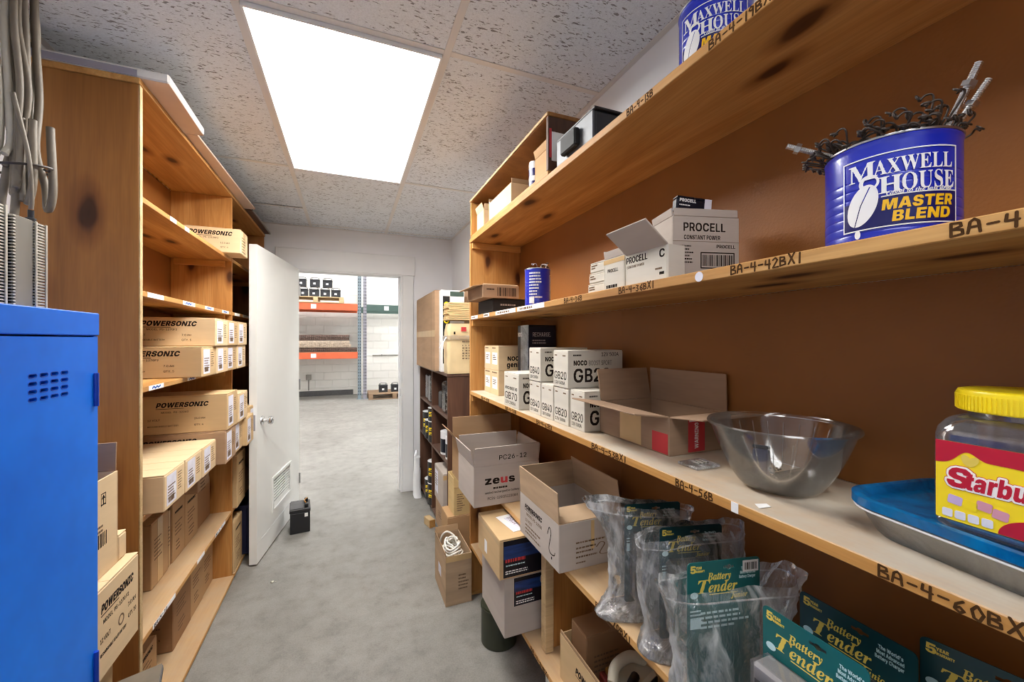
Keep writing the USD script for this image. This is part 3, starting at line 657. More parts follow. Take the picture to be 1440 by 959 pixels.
# sheets and a strip of wood lying on top of the unit
z0 = LTOP + P + .001
t = thing('ceiling_panel', 'spare white ceiling panel lying on the left shelf unit, sticking out over the aisle', 'panel', (-.755, 2.05, z0), 1.0)
part(t, 'panel', bx(-.18, .185, -.36, .02, 0, .033, .006), 'sheet_white'); part(t, 'facing', bx(-.178, .183, -.358, .018, -.0008, -.0001, 0), 'sheet_pink')
part(t, 'cut_edge', bx(-.17, .10, -.3615, -.3602, .002, .024, 0), 'slate_purple')
t = thing('hardboard_sheet', 'thin beige sheet lying on the left shelf unit beyond the white panel', 'panel', (-.772, 2.62, z0 + .001), -1.0, ry=0)
part(t, 'sheet', bx(-.155, .185, -.535, .50, 0, .008, .002), 'sheet_pink'); part(t, 'top_face', bx(-.153, .183, -.533, .498, .0082, .0100, 0), 'sheet_white')
t = thing('brown_sheet', 'dark brown panel on top of the far end of the left shelf unit', 'panel', (-.77, 3.48, z0))
part(t, 'sheet', bx(-.165, .165, -.33, .32, 0, .010, .002), 'dark_wood_y'); part(t, 'edge_trim', bx(.1655, .172, -.33, .32, -.001, .012, .001), 'grey_metal')
t = thing('wood_strip', 'brown strip of hardboard on the left shelf unit end, beside the hanging cables', 'wood strip', (-.917, 1.63, z0 + .036))
part(t, 'strip', bx(-.022, .022, -.09, .12, 0, .008, .001), 'dark_wood_y'); part(t, 'pale_edge', bx(.0222, .0232, -.09, .12, 0, .008, 0), 'pale_wood')

# ------------------------------------------------------------------ cable bundle hanging from the ceiling
CB = (-.80, 1.45, 1.70)
t = thing('cable_bundle', 'bundle of thick grey cables hanging from the ceiling beside the left shelf unit', 'cables', CB)
q = random.Random(5)
for k in range(13):
    a = k * 2.4; r0 = .010 + .033 * (k % 4) / 3
    x0, y0 = r0 * math.cos(a), r0 * math.sin(a)
    zb_ = q.uniform(.02, .16)
    pts = [(x0 * .7, y0 * .7, .712), (x0 + q.uniform(-.01, .01), y0, .55), (x0 * 1.1 + q.uniform(-.012, .012), y0 * 1.1, .38), (x0 * .8, y0 * .8, .24), (x0 * 1.3 + q.uniform(-.01, .014), y0 * 1.3, zb_ + .05)]
    if k % 3 == 0: pts += [(x0 * 1.3 + .012, y0 - .01, zb_ - .02), (x0 * 1.3 + .03, y0 - .025, zb_ + .03), (x0 + .03, y0 - .02, .3)]
    part(t, 'cable', tube(smooth_path(pts, 6), q.uniform(.0065, .0088), 8), 'cable_light' if k in (2, 7, 11) else 'cable_grey', smooth=60)
a = np.linspace(0, 2 * np.pi, 25)
part(t, 'tie_loop', tube(np.c_[.062 * np.cos(a) + .004, .058 * np.sin(a), .175 + .012 * np.sin(a + 1)], .0035, 6), 'tie_black', smooth=60)
part(t, 'tie_tail', tube(smooth_path([(.062, -.02, .175), (.075, -.03, .168), (.085, -.045, .17)], 4), .003, 6), 'tie_black', smooth=60)
part(t, 'plug_cable', tube(smooth_path([(.02, -.05, .35), (.045, -.045, .2), (.046, -.035, .10), (.042, -.03, .066)], 6), .005, 8), 'cable_grey', smooth=60)
part(t, 'plug', tube([(.042, -.03, .064), (.041, -.028, .045), (.040, -.027, .044), (.040, -.026, .022), (.040, -.026, .02), (.039, -.024, -.0)], [.006, .006, .010, .010, .006, .004], 10), 'black_plastic', smooth=40)

# ------------------------------------------------------------------ blue locker
LK = (-.72, .980, 0)
lk = thing('locker', 'tall bright blue steel locker with slotted door at the left edge', 'locker', LK)
LX, LY0, LY1, LZ = -.500, .828, 1.133, 1.487
def kp(n, m, mat, **k): return wpart(lk, n, m, mat, **k)
kp('body', [bx(-.935, LX - .004, LY0, LY0 + .003, .0, LZ - .001, 0), bx(-.935, LX - .004, LY1 - .003, LY1, 0, LZ - .001, 0), bx(-.935, -.932, LY0 + .003, LY1 - .003, 0, LZ - .001, 0), bx(-.932, LX - .03, LY0 + .003, LY1 - .003, .05, .054, 0)], 'locker_blue')
kp('frame', [bx(LX - .006, LX, LY1 - .017, LY1 - .0005, 0, LZ - .049, .001), bx(LX - .006, LX, LY0 + .0005, LY0 + .017, 0, LZ - .049, .001), bx(LX - .006, LX, LY0 + .018, LY1 - .018, 0, .06, .001)], 'locker_blue')
kp('top', bx(-.936, LX + .002, LY0 - .001, LY1 + .001, LZ - .048, LZ, .002), 'locker_blue')
dr = sbox(LY0 + .019, .064, LY1 - .019, LZ - .051)
slots = []
for r in range(4):
    for c in range(4):
        y = .931 + c * .0275; z = 1.3685 - r * .0135
        slots.append(LineString([(y, z), (y + .013, z)]).buffer(.0028, 4))
dpoly = dr.difference(unary_union(slots))
dmesh = extr(dpoly, .016)
d_ = kp('door', placed(dmesh, (LX - .0145, 0, 0), (0, 1, 0), (0, 0, 1)), 'locker_blue')
lip = []
for s_ in slots: lip.append(placed(extr(s_.buffer(.0011).difference(s_), .0006), (LX + .0014, 0, 0), (0, 1, 0), (0, 0, 1)))
sub(d_, LK, 'slot_rims', lip, 'locker_blue_dark', kind='stuff')
sub(d_, LK, 'handle', [bx(LX + .0016, LX + .004, .86, .895, .72, .86, .001), bx(LX + .004, LX + .018, .872, .884, .76, .82, .003)], 'steel')
for z in (1.325, .735, .20): sub(d_, LK, 'hinge', cyl(LX + .0035, LY1 - .0155, z - .035, z + .035, .0048, 10), 'locker_blue_dark', smooth=40)

def heatsink(label, y0, y1, x0, x1, z0, z1, n):
    t = thing('finned_radiator', label, 'radiator', ((x0 + x1) / 2, (y0 + y1) / 2, z0))
    wpart(t, 'side_plate', bx(x1 - .006, x1, y0 + .002, y0 + (y1 - y0) * .55, z0, z1, .001), 'grey_metal')
    wpart(t, 'core', bx(x0, x1 - .0065, y0 + .006, y1 - .012, z0, z1 - .002, .001), 'dark_slot')
    f = []
    for k in range(n):
        z = z0 + (k + .5) * (z1 - z0) / n
        f.append(bx(x0, x1 + .001, y0 + (y1 - y0) * .56, y1, z - .0014, z + .0014, 0))
        f.append(bx(x0, x1 + .001, y0 - .004, y0 + .0015, z - .0014, z + .0014, 0))
    wpart(t, 'fins', f, 'aluminium', kind='stuff')
    for yy in (y0 + (y1 - y0) * .58, y1 - .008): wpart(t, 'end_rail', bx(x1 + .0012, x1 + .003, yy, yy + .005, z0, z1, .0005), 'aluminium')
heatsink('finned aluminium radiator core on the blue locker, with a scratched grey side plate', 1.026, 1.112, -.66, -.57, LZ + .0008, 1.662, 30)
heatsink('taller finned radiator core on the blue locker, cut off by the left picture edge', .926, 1.018, -.67, -.575, LZ + .0008, 1.674, 32)

# ------------------------------------------------------------------ battery cartons
def ps_prints(w, d, h, model='PS-1270F2', ah='7.0 AH', qty='QTY. 5', near=True, end=None, logo_u=None, seed=1, endside='right'):
    out = []
    lw = min(.20, w * .6); lh = .022
    if near:
        lg = T_logo(lh); k = lw / lg.bounds[2]; lg = affinity.scale(lg, k, 1, origin=(0, 0))
        u = w * .22 if logo_u is None else logo_u
        out.append(('near', [(lg, u, h * .70, 'ink'), (T('MODEL  ' + model, .008, 'reg'), u + .02, h * .55, 'ink'), (T('12 VOLT', .008, 'reg'), u - .03, h * .36, 'ink'), (T(ah, .008, 'reg'), u + lw * .72, h * .36, 'ink'),
                             (T('RECHARGEABLE BATTERY', .0065, 'reg'), u - .03, h * .20, 'ink'), (T(qty, .008, 'reg'), u + lw * .72, h * .19, 'ink')]))
    if end:
        e = []
        q = random.Random(seed)
        if end in ('sticker', 'both'):
            sw, sh = d * .46, h * .82
            e += [(R(sw, sh), d * .10, h * .09, 'paper_lilac'), (lines_poly(sw * .8, 5, .0035, .007, seed), d * .10 + sw * .1, h * .62, 'ink_soft', .0007), (barcode(sw * .6, h * .16, 16, seed), d * .10 + sw * .15, h * .16, 'ink_soft', .0007), (R(.012, .02), d * .10 + sw * .7, h * .38, 'paper', .0008)]
            e += [(lines_poly(d * .24, 7, .003, .007, seed + 9), d * .64, h * .8, 'ink_soft')]
        if end == 'print':
            e += [(T('POWERSONIC', d * .07, 'black', .25, width=d * .62), d * .18, h * .78, 'ink'), (lines_poly(d * .6, 4, .005, .012, seed), d * .2, h * .62, 'ink_soft'), (lines_poly(d * .4, 3, .005, .012, seed + 3), d * .28, h * .3, 'ink_soft')]
        if end == 'vert':
            e += [(R(d * .30, h * .98), d * .35, h * .01, 'tape'), (lines_poly(d * .5, 6, .004, .012, seed), d * .15, h * .72, 'ink_soft', .0006)]
        out.append((endside, e))
    return out
GS3 = 'sealed battery cartons side by side on the third shelf'
def psb(label, x0, x1, y0, y1, z0, z1, mat='tan', group=None, rz=0.0, **k):
    w, d, h = x1 - x0, y1 - y0, z1 - z0
    return carton('battery_carton', label, 'carton', x0, x1, y0, y1, z0, z1, mat, rz, group, ps_prints(w, d, h, **k), tape='x')
g = .002
# level z 1.915
psb('single tan battery carton on the top shelf of the left unit, over the open door', -.905, -.565, 2.665, 2.828, 1.9165, 2.052, 'tan_light', model='PS-12120F2', ah='12.0 AH', qty='QTY. 4', end='vert', logo_u=.10)
# level z 1.270: lower row of four, upper row of three
ys = np.linspace(2.075, 2.829, 5)
nm = ['nearest', 'second', 'third', 'farthest']
for k in range(4):
    psb(f'tan battery carton, {nm[k]} of four in the lower row on the third left shelf', -.925, -.580 + .004 * (k % 2), ys[k] + g / 2, ys[k + 1] - g / 2, 1.2708, 1.4005, 'tan_light' if k % 2 else 'tan', GS3, near=(k == 0), end='sticker', seed=k, logo_u=.07)
ys = np.linspace(2.222, 2.829, 4)
for k in range(3):
    psb(f'tan battery carton, {["nearest", "middle", "farthest"][k]} of three in the upper row on the third left shelf', -.92, -.569, ys[k] + g / 2, ys[k + 1] - g / 2, 1.4015, 1.531, 'tan_light' if k != 1 else 'tan', GS3, near=(k == 0), end='sticker', seed=k + 10, logo_u=.08)
# level z .830: front group of three, back group of two tiers
ys = np.linspace(1.742, 2.300, 4)
for k in range(3):
    psb(f'flat pale battery carton jutting over the aisle, {["nearest", "middle", "farthest"][k]} of three at locker-vent height', -.925, -.594 + .003 * k, ys[k] + g / 2, ys[k + 1] - g / 2, .8308, .960, 'tan_light', 'flat cartons jutting out of the fourth shelf', near=False, end='sticker', seed=k + 20)
xs = [-.550, -.556, -.535]
ys = [2.304, 2.49, 2.66, 2.829]
for k in range(3):
    psb(f'larger tan battery carton, {["nearest", "middle", "farthest"][k]} in the lower tier behind the flat ones', -.925, xs[k], ys[k] + g / 2, ys[k + 1] - g / 2, .8308, .992, 'dull' if k == 0 else 'tan', 'two tiers of cartons on the fourth shelf', near=(k == 0), end='sticker', seed=k + 30, model='PS-12180', ah='18.0 AH', logo_u=.06)
psb('large tan battery carton of the upper tier, bold printed maker name over the flat cartons', -.92, -.545, 2.312, 2.50, .9932, 1.170, 'tan', 'two tiers of cartons on the fourth shelf', end='sticker', seed=41, model='PS-12260', ah='26.0 AH', qty='QTY. 4', logo_u=.10)
psb('smaller tan carton of the upper tier, between the bold printed one and the door', -.92, -.540, 2.503, 2.70, .9932, 1.145, 'tan_light', 'two tiers of cartons on the fourth shelf', near=False, end='sticker', seed=42)
# level z .415
ys = [2.05, 2.215, 2.262, 2.41, 2.585]
psb('brown battery carton standing nearest on the fifth shelf of the left unit', -.93, -.740, 2.048, 2.212, .4158, .684, 'brown', 'upright cartons on the fifth shelf', near=False, end='vert', seed=50)
psb('narrow brown carton squeezed second on the fifth shelf of the left unit', -.93, -.745, 2.216, 2.256, .4158, .668, 'deep', 'upright cartons on the fifth shelf', near=False, end='vert', seed=51)
psb('brown battery carton standing third on the fifth shelf, lined print on its end', -.93, -.742, 2.262, 2.408, .4158, .688, 'brown', 'upright cartons on the fifth shelf', near=False, end='print', seed=52)
psb('brown battery carton standing fourth on the fifth shelf, smaller carton on top', -.93, -.742, 2.412, 2.588, .4158, .672, 'brown', 'upright cartons on the fifth shelf', near=False, end='print', seed=53)
psb('small brown carton lying on the fourth upright carton of the fifth shelf', -.92, -.690, 2.41, 2.578, .6730, .790, 'dull', None, near=False, end='print', seed=54)
psb('brown carton on the fifth shelf beside the divider', -.93, -.75, 2.60, 2.82, .4158, .64, 'deep', None, near=False, end=None, seed=55)
# base level
psb('low brown carton lying nearest on the bottom board of the left unit', -.93, -.762, 1.95, 2.16, .0308, .17, 'brown', 'cartons on the bottom board', near=False, end='print', seed=60)
psb('tall dark brown carton second on the bottom board of the left unit', -.93, -.733, 2.24, 2.46, .0308, .33, 'deep', 'cartons on the bottom board', near=True, end='print', seed=61, logo_u=.03)
psb('tall brown carton third on the bottom board of the left unit', -.93, -.735, 2.463, 2.64, .0308, .335, 'brown', 'cartons on the bottom board', near=False, end='print', seed=62)
psb('tall brown carton farthest on the bottom board, against the divider', -.93, -.738, 2.643, 2.825, .0308, .32, 'brown', 'cartons on the bottom board', near=False, end='print', seed=63)
# second bay, seen past the divider
psb('tan carton in the far bay of the left unit, beside the door edge', -.93, -.625, 2.86, 3.06, .4158, .735, 'tan', None, near=False, end='print', seed=70)
psb('tan printed carton on the bottom board of the far bay, beside the door edge', -.93, -.64, 2.86, 3.05, .0308, .33, 'tan', None, near=False, end='print', seed=71)
psb('tan carton with a white sticker sticking out of the far bay at knob height', -.92, -.560, 2.86, 3.03, .8308, 1.02, 'tan', None, near=False, end='sticker', seed=72)
t = thing('plastic_crate', 'dark navy plastic crate in the bottom of the far bay behind the door edge', 'crate', (-.76, 3.30, .0308))
part(t, 'body', [bx(-.16, .15, -.22, .22, 0, .01, .003), bx(-.16, -.15, -.22, .22, .0102, .3, .003), bx(.14, .15, -.22, .22, .0102, .3, .003), bx(-.149, .139, -.22, -.21, .0102, .3, .003), bx(-.149, .139, .21, .22, .0102, .3, .003)], 'navy_plastic')
part(t, 'rim', mv(extr(sbox(-.17, -.23, .16, .23).difference(sbox(-.148, -.208, .138, .208)), .02), 0, 0, .3003), 'navy_plastic')

# stack on the floor between locker and shelf unit
GST = 'cartons stacked between locker and shelf unit'
carton('carton', 'lowest tan carton on the floor between the blue locker and the shelf unit', 'carton', -.93, -.60, 1.150, 1.40, 0.0005, .32, 'tan', 0, GST, [('right', [(lines_poly(.15, 5, .008, .012, 5), .05, .25, 'ink')])])
carton('carton', 'second tan carton from the floor beside the locker, under the big printed one', 'carton', -.93, -.585, 1.145, 1.395, .3212, .612, 'tan', 0, GST, [('right', [(lines_poly(.2, 6, .007, .012, 8), .04, .22, 'ink'), (R(.07, .28), .02, .005, 'tape')])])
psb('big pale carton with the maker name slanting up its side, beside the locker', -.93, -.550, 1.150, 1.443, .6132, .834, 'tan_light', GST, near=False, seed=80)
tt = stage.GetPrimAtPath('/World/' + [p.GetName() for p in stage.GetPrimAtPath('/World').GetChildren()][-1])
w, d, h = .38, .293, .221
lg = T_logo(.021); lg = affinity.scale(lg, .155 / lg.bounds[2], 1, origin=(0, 0))
print_on(tt, (w, d, h), 'right', [(lg, .108, .158, 'ink'), (T('MODEL  PS-1270 F2', .010, 'reg', width=.12), .118, .130, 'ink'), (T('12 VOLT', .011, 'reg', width=.045), .105, .088, 'ink'), (T('7.0 AH', .011, 'reg', width=.04), .235, .100, 'ink'), (T('RECHARGEABLE SEALED BATTERY', .008, 'reg', width=.12), .105, .055, 'ink'), (T('QTY. 10', .011, 'reg', width=.042), .235, .070, 'ink'), (Point(.20, .090).buffer(.014).difference(Point(.20, .090).buffer(.010)), 0, 0, 'ink_soft')])
arrows = unary_union([R(.022, .003), affinity.translate(R(.004, .02), .009, 0), Polygon([(.003, .016), (.019, .016), (.011, .026)]), sbox(0, -.002, .0015, .03), sbox(.0205, -.002, .022, .03), sbox(0, .028, .022, .03)])
open_carton('carton', 'open pale carton with handling arrows and barcode on the stack by the locker', 'carton', -.93, -.575, 1.200, 1.394, .8352, 1.080, {'far': (.075, 3), 'near': (.07, -70)}, 'tan_light', 'dull', group=GST,
            prints=[('right', [(arrows, .078, .175, 'ink'), (arrows, .115, .178, 'ink'), (lines_poly(.05, 1, .006, .004, 3), .06, .158, 'ink'), (lines_poly(.07, 2, .005, .006, 4), .075, .13, 'ink_soft'), (barcode(.095, .035, 24, 6), .045, .075, 'ink'), (R(.05, .245), .008, .002, 'tape')])])
carton('carton', 'small plain carton tucked behind the open one on the stack by the locker', 'carton', -.93, -.574, 1.3965, 1.437, .8352, .905, 'tan_light', 0, GST)
t = thing('foam_board', 'dark grey board leaning at the foot of the left shelf unit', 'board', (-.63, 1.54, .335), 14, ry=-4)
part(t, 'board', bx(-.11, .09, -.11, .10, 0, .022, .004), 'grey_foam'); part(t, 'skin', bx(-.108, .088, -.108, .098, .0222, .0245, .001), 'cable_grey')
carton('carton', 'low carton on the floor at the foot of the left unit, under the grey board', 'carton', -.80, -.60, 1.445, 1.68, .0005, .30, 'brown', 0)

# ------------------------------------------------------------------ right shelf unit
FXR, BKR = 0.630, 0.936
RS = (.783, .95, 0.0)
right = thing('storage_shelf', 'long stained wooden shelf unit along the right wall with handwritten codes on its edges', 'shelf unit', RS)
def rp(n, m, mat, **k): return wpart(right, n, m, mat, **k)
YE, YN = 2.165, -0.29
ZTOP, Z2, Z3, Z4, Z5 = 1.996, 1.563, 1.145, .712, .288
rp('end_panel', bx(FXR, BKR, YE, YE + .020, 0, ZTOP - .0225, .0015), 'pine_z')
rp('end_panel', bx(FXR, BKR, YN - .020, YN, 0, ZTOP - .0225, .0015), 'pine_z')
rp('foot_block', bx(FXR - .006, FXR + .09, YE - .004, YE + .0245, .0, .018, .002), 'pine_y')
for a, b in ((-.28, .0), (.001, 1.213), (1.214, YE - .0005)):
    rp('back_panel', bx(BKR - .006, BKR - .0005, a, b, Z3 - .0215 + .022, Z2 - .0215, 0), 'hardboard')
    rp('back_panel', bx(BKR - .006, BKR - .0005, a, b, Z2 + .0005, ZTOP - .0225, 0), 'hardboard')
    rp('back_panel', bx(BKR - .006, BKR - .0005, a, b, 0.01, Z3 - .0215, 0), 'hardboard')
def edge_code(board, text, y0, y1, z, fx, th=.02):
    g = hand_poly(text, th * .74, wide=1.0)
    g = affinity.scale(g, (y0 - y1) / g.bounds[2], 1, origin=(0, 0))
    sub(board, RS, 'handwritten_code', placed(extr(g, .0004), (fx - .0001, y0, z - th + th * .13), (0, -1, 0), (0, 0, 1)), 'marker')
def edge_sticker(board, y0, w, z, fx, th=.02, txt=True, hgt=.9):
    sub(board, RS, 'label_sticker', bx(fx - .0008, fx - .0001, y0 - w, y0, z - th * (.5 + hgt / 2), z - th * (.5 - hgt / 2), 0), 'paper')
    if txt: sub(board, RS, 'sticker_print', placed(extr(lines_poly(w * .8, 1, th * .4, .01, int(y0 * 100)), .0004), (fx - .0008, y0 - w * .1, z - th * .3), (0, -1, 0), (0, 0, 1)), 'ink_soft')
tb = rp('top_board', bx(FXR - .001, BKR, YN - .02, YE + .020, ZTOP - .022, ZTOP, .0015), 'pine_y')
edge_code(tb, 'BA-4-19BX1', .559, .430, ZTOP, FXR - .001, .022); edge_code(tb, 'BA-4-13B', .80, .71, ZTOP, FXR - .001, .022)
s2a = rp('shelf_board', bx(FXR, BKR - .0065, 1.200, YE - .0005, Z2 - .021, Z2, .0015), 'pine_y')
s2b = rp('shelf_board', bx(FXR - .004, BKR - .0065, YN + .0005, 1.1995, Z2 - .021, Z2, .0015), 'pine_y')
for y, w in ((2.15, .12), (1.93, .09), (1.75, .24), (1.49, .24)): edge_sticker(s2a, y, w, Z2, FXR)
edge_code(s2b, 'BA-4-36B', 1.103, 1.0, Z2, FXR - .004); edge_code(s2b, 'BA-4-36BX1', .828, .705, Z2, FXR - .004); edge_code(s2b, 'BA-4-42BX1', .510, .392, Z2, FXR - .004); edge_code(s2b, 'BA-4-45BX1', .2305, .105, Z2, FXR - .004)
sub(s2b, RS, 'disc_sticker', placed(extr(Point(0, 0).buffer(.0095), .0005), (FXR - .004, .580, Z2 - .011), (0, -1, 0), (0, 0, 1)), 'paper_lilac')
s3 = rp('counter_board', bx(FXR - .001, BKR - .0065, YN + .0005, YE - .0005, Z3 - .020, Z3, .0015), 'shelf_dusty')
for txt, a, b in (('BA-4-49B', 1.96, 1.84), ('BA-4-50B', 1.62, 1.50), ('BA-4-63BX', 1.309, 1.19), ('BA-4-53BX1', .952, .806), ('BA-4-56B', .642, .551), ('BA-4-60BX7', .298, .165)): edge_code(s3, txt, a, b, Z3, FXR - .001)
edge_sticker(s3, .512, .014, Z3, FXR - .001, txt=False)
s4 = rp('shelf_board', bx(FXR, BKR - .0065, YN + .0005, YE - .0005, Z4 - .020, Z4, .0015), 'shelf_worn')
edge_code(s4, 'BA-4-70BX1', .935, .79, Z4, FXR)
s5 = rp('base_board', bx(FXR, BKR - .0065, YN + .0005, YE - .0005, Z5 - .020, Z5, .0015), 'shelf_worn')
edge_code(s5, 'BA-4-84BX1', 1.36, 1.22, Z5, FXR)
rp('divider', bx(FXR + .065, BKR - .007, 1.318, 1.336, Z5 + .0005, Z4 - .0205, .0015), 'pine_z')
rp('divider_post', bx(FXR + .030, FXR + .0645, 1.300, 1.336, Z5 + .0005, Z4 - .0205, .002), 'pale_wood')
rp('divider', bx(FXR + .03, BKR - .007, .20, .218, Z5 + .0005, Z4 - .0205, .0015), 'pine_z')
for z in (ZTOP - .0225, Z2 - .0215, Z3 - .0205):
    rp('cleat', bx(FXR + .006, BKR - .008, YE - .020, YE - .0008, z - .035, z, .002), 'pine_x')

# crate on the top board
CRT = (.78, 1.69, ZTOP + .0008)
crate = thing('wooden_crate', 'long open-fronted wooden box standing on the top board of the right shelf unit', 'wooden box', CRT)
def cp(n, m, mat): return wpart(crate, n, m, mat)
za = ZTOP + .0008
cp('bottom', bx(.632, .932, 1.226, 2.172, za, za + .016, .0015), 'pine_y')
cp('top', bx(.632, .932, 1.222, 2.176, za + .203, za + .217, .0015), 'plywood_z')
cp('side', bx(.632, .932, 1.224, 1.240, za + .0165, za + .2025, .0015), 'dark_wood')
cp('side', bx(.632, .932, 2.158, 2.174, za + .0165, za + .2025, .0015), 'pine_z')
cp('back', bx(.920, .932, 1.2405, 2.1575, za + .0165, za + .2025, .001), 'hardboard')
cp('front_edge', bx(.628, .6315, 1.224, 2.174, za + .205, za + .216, .001), 'pale_wood')
sd = [p for p in crate.GetChildren() if p.GetName() == 'side'][0]
sub(sd, CRT, 'paper_label', bx(.645, .72, 1.2228, 1.2238, za + .05, za + .15, 0), 'paper'); sub(sd, CRT, 'red_stripe', bx(.636, .645, 1.2228, 1.2238, za + .06, za + .16, 0), 'ink_red')
zb_ = za + .017
open_carton('carton', 'small pale carton at the far end inside the wooden box', 'carton', .66, .80, 2.02, 2.14, zb_, zb_ + .11, {'near': (.03, 8), 'left': (.035, 20)}, 'tan_light')
open_carton('carton', 'pale open carton with torn flaps in the middle of the wooden box', 'carton', .655, .83, 1.62, 1.92, zb_, zb_ + .105, {'near': (.022, -12), 'far': (.03, 25), 'right': (.03, 10)}, 'tan_light', 'inner')
single('metal_rod', mv(rot(cylax((0, 0, 0), (0, 0, .14), .003, 8), -8, (1, 0, 0)), .67, 1.925 + .01, zb_ + .001), 'zinc', 'thin metal rod standing beside the torn carton in the wooden box', 'rod', smooth=60)
t = thing('spray_tin', 'small white and blue tin in the near end of the wooden box', 'tin', (.70, 1.46, zb_))
part(t, 'body', cyl(0, 0, 0, .125, .030, 24), 'can_white', smooth=40); part(t, 'printed_band', [cyl(0, 0, .02, .05, .0304, 24), cyl(0, 0, .07, .10, .0304, 24)], 'can_navy', smooth=40); part(t, 'rim', cyl(0, 0, .1252, .129, .029, 24), 'zinc', smooth=40)
open_carton('carton', 'torn brown carton leaning in the near end of the wooden box', 'carton', .665, .80, 1.275, 1.40, zb_, zb_ + .11, {'near': (.04, -30), 'left': (.03, 15)}, 'brown')
for k, (x, y, lab) in enumerate(((.665, 2.03, 'white plastic cap on top of the wooden box, farther of two'), (.665, 1.93, 'white plastic cap on top of the wooden box, nearer of two'))):
    t = thing('plastic_fitting', lab, 'cap', (x, y, za + .218))
    part(t, 'cap', lathe([(0, 0), (.019, 0), (.020, .004), (.018, .022), (.012, .030), (0, .031)], 20), 'can_white', smooth=40); part(t, 'collar', lathe([(.0205, .002), (.0225, .002), (.0225, .007), (.0205, .007)], 20), 'paper')
# silver and black charger case
CX, CY = .775, 1.085
t = thing('charger_case', 'black and silver equipment case with a black latch on the top board', 'equipment case', (CX, CY, ZTOP + .0008))
part(t, 'body', bx(-.122, .125, -.112, .105, 0, .096, .006), 'black_plastic'); part(t, 'front_panel', bx(-.129, -.1225, -.110, .103, .002, .094, .003), 'silver_panel'); part(t, 'latch', bx(-.150, -.1295, -.045, .045, .020, .075, .006), 'black_matte'); part(t, 'lid_rim', bx(-.126, .129, -.116, .109, .0965, .104, .003), 'black_plastic')
part(t, 'cable_stub', tube(smooth_path([(.0, .06, .1045), (-.005, .06, .117), (.012, .05, .122), (.03, .03, .112), (.035, .02, .1045)], 5), .004, 7), 'black_matte', smooth=60)
single('paper_strip', rot(bx(-.012, .012, -.06, .06, 0, .0008, 0), 14, (1, 0, 0)).apply_translation((.80, 1.10, ZTOP + .128)), 'paper', 'narrow strip of white paper sticking up on the black and silver case', 'paper')

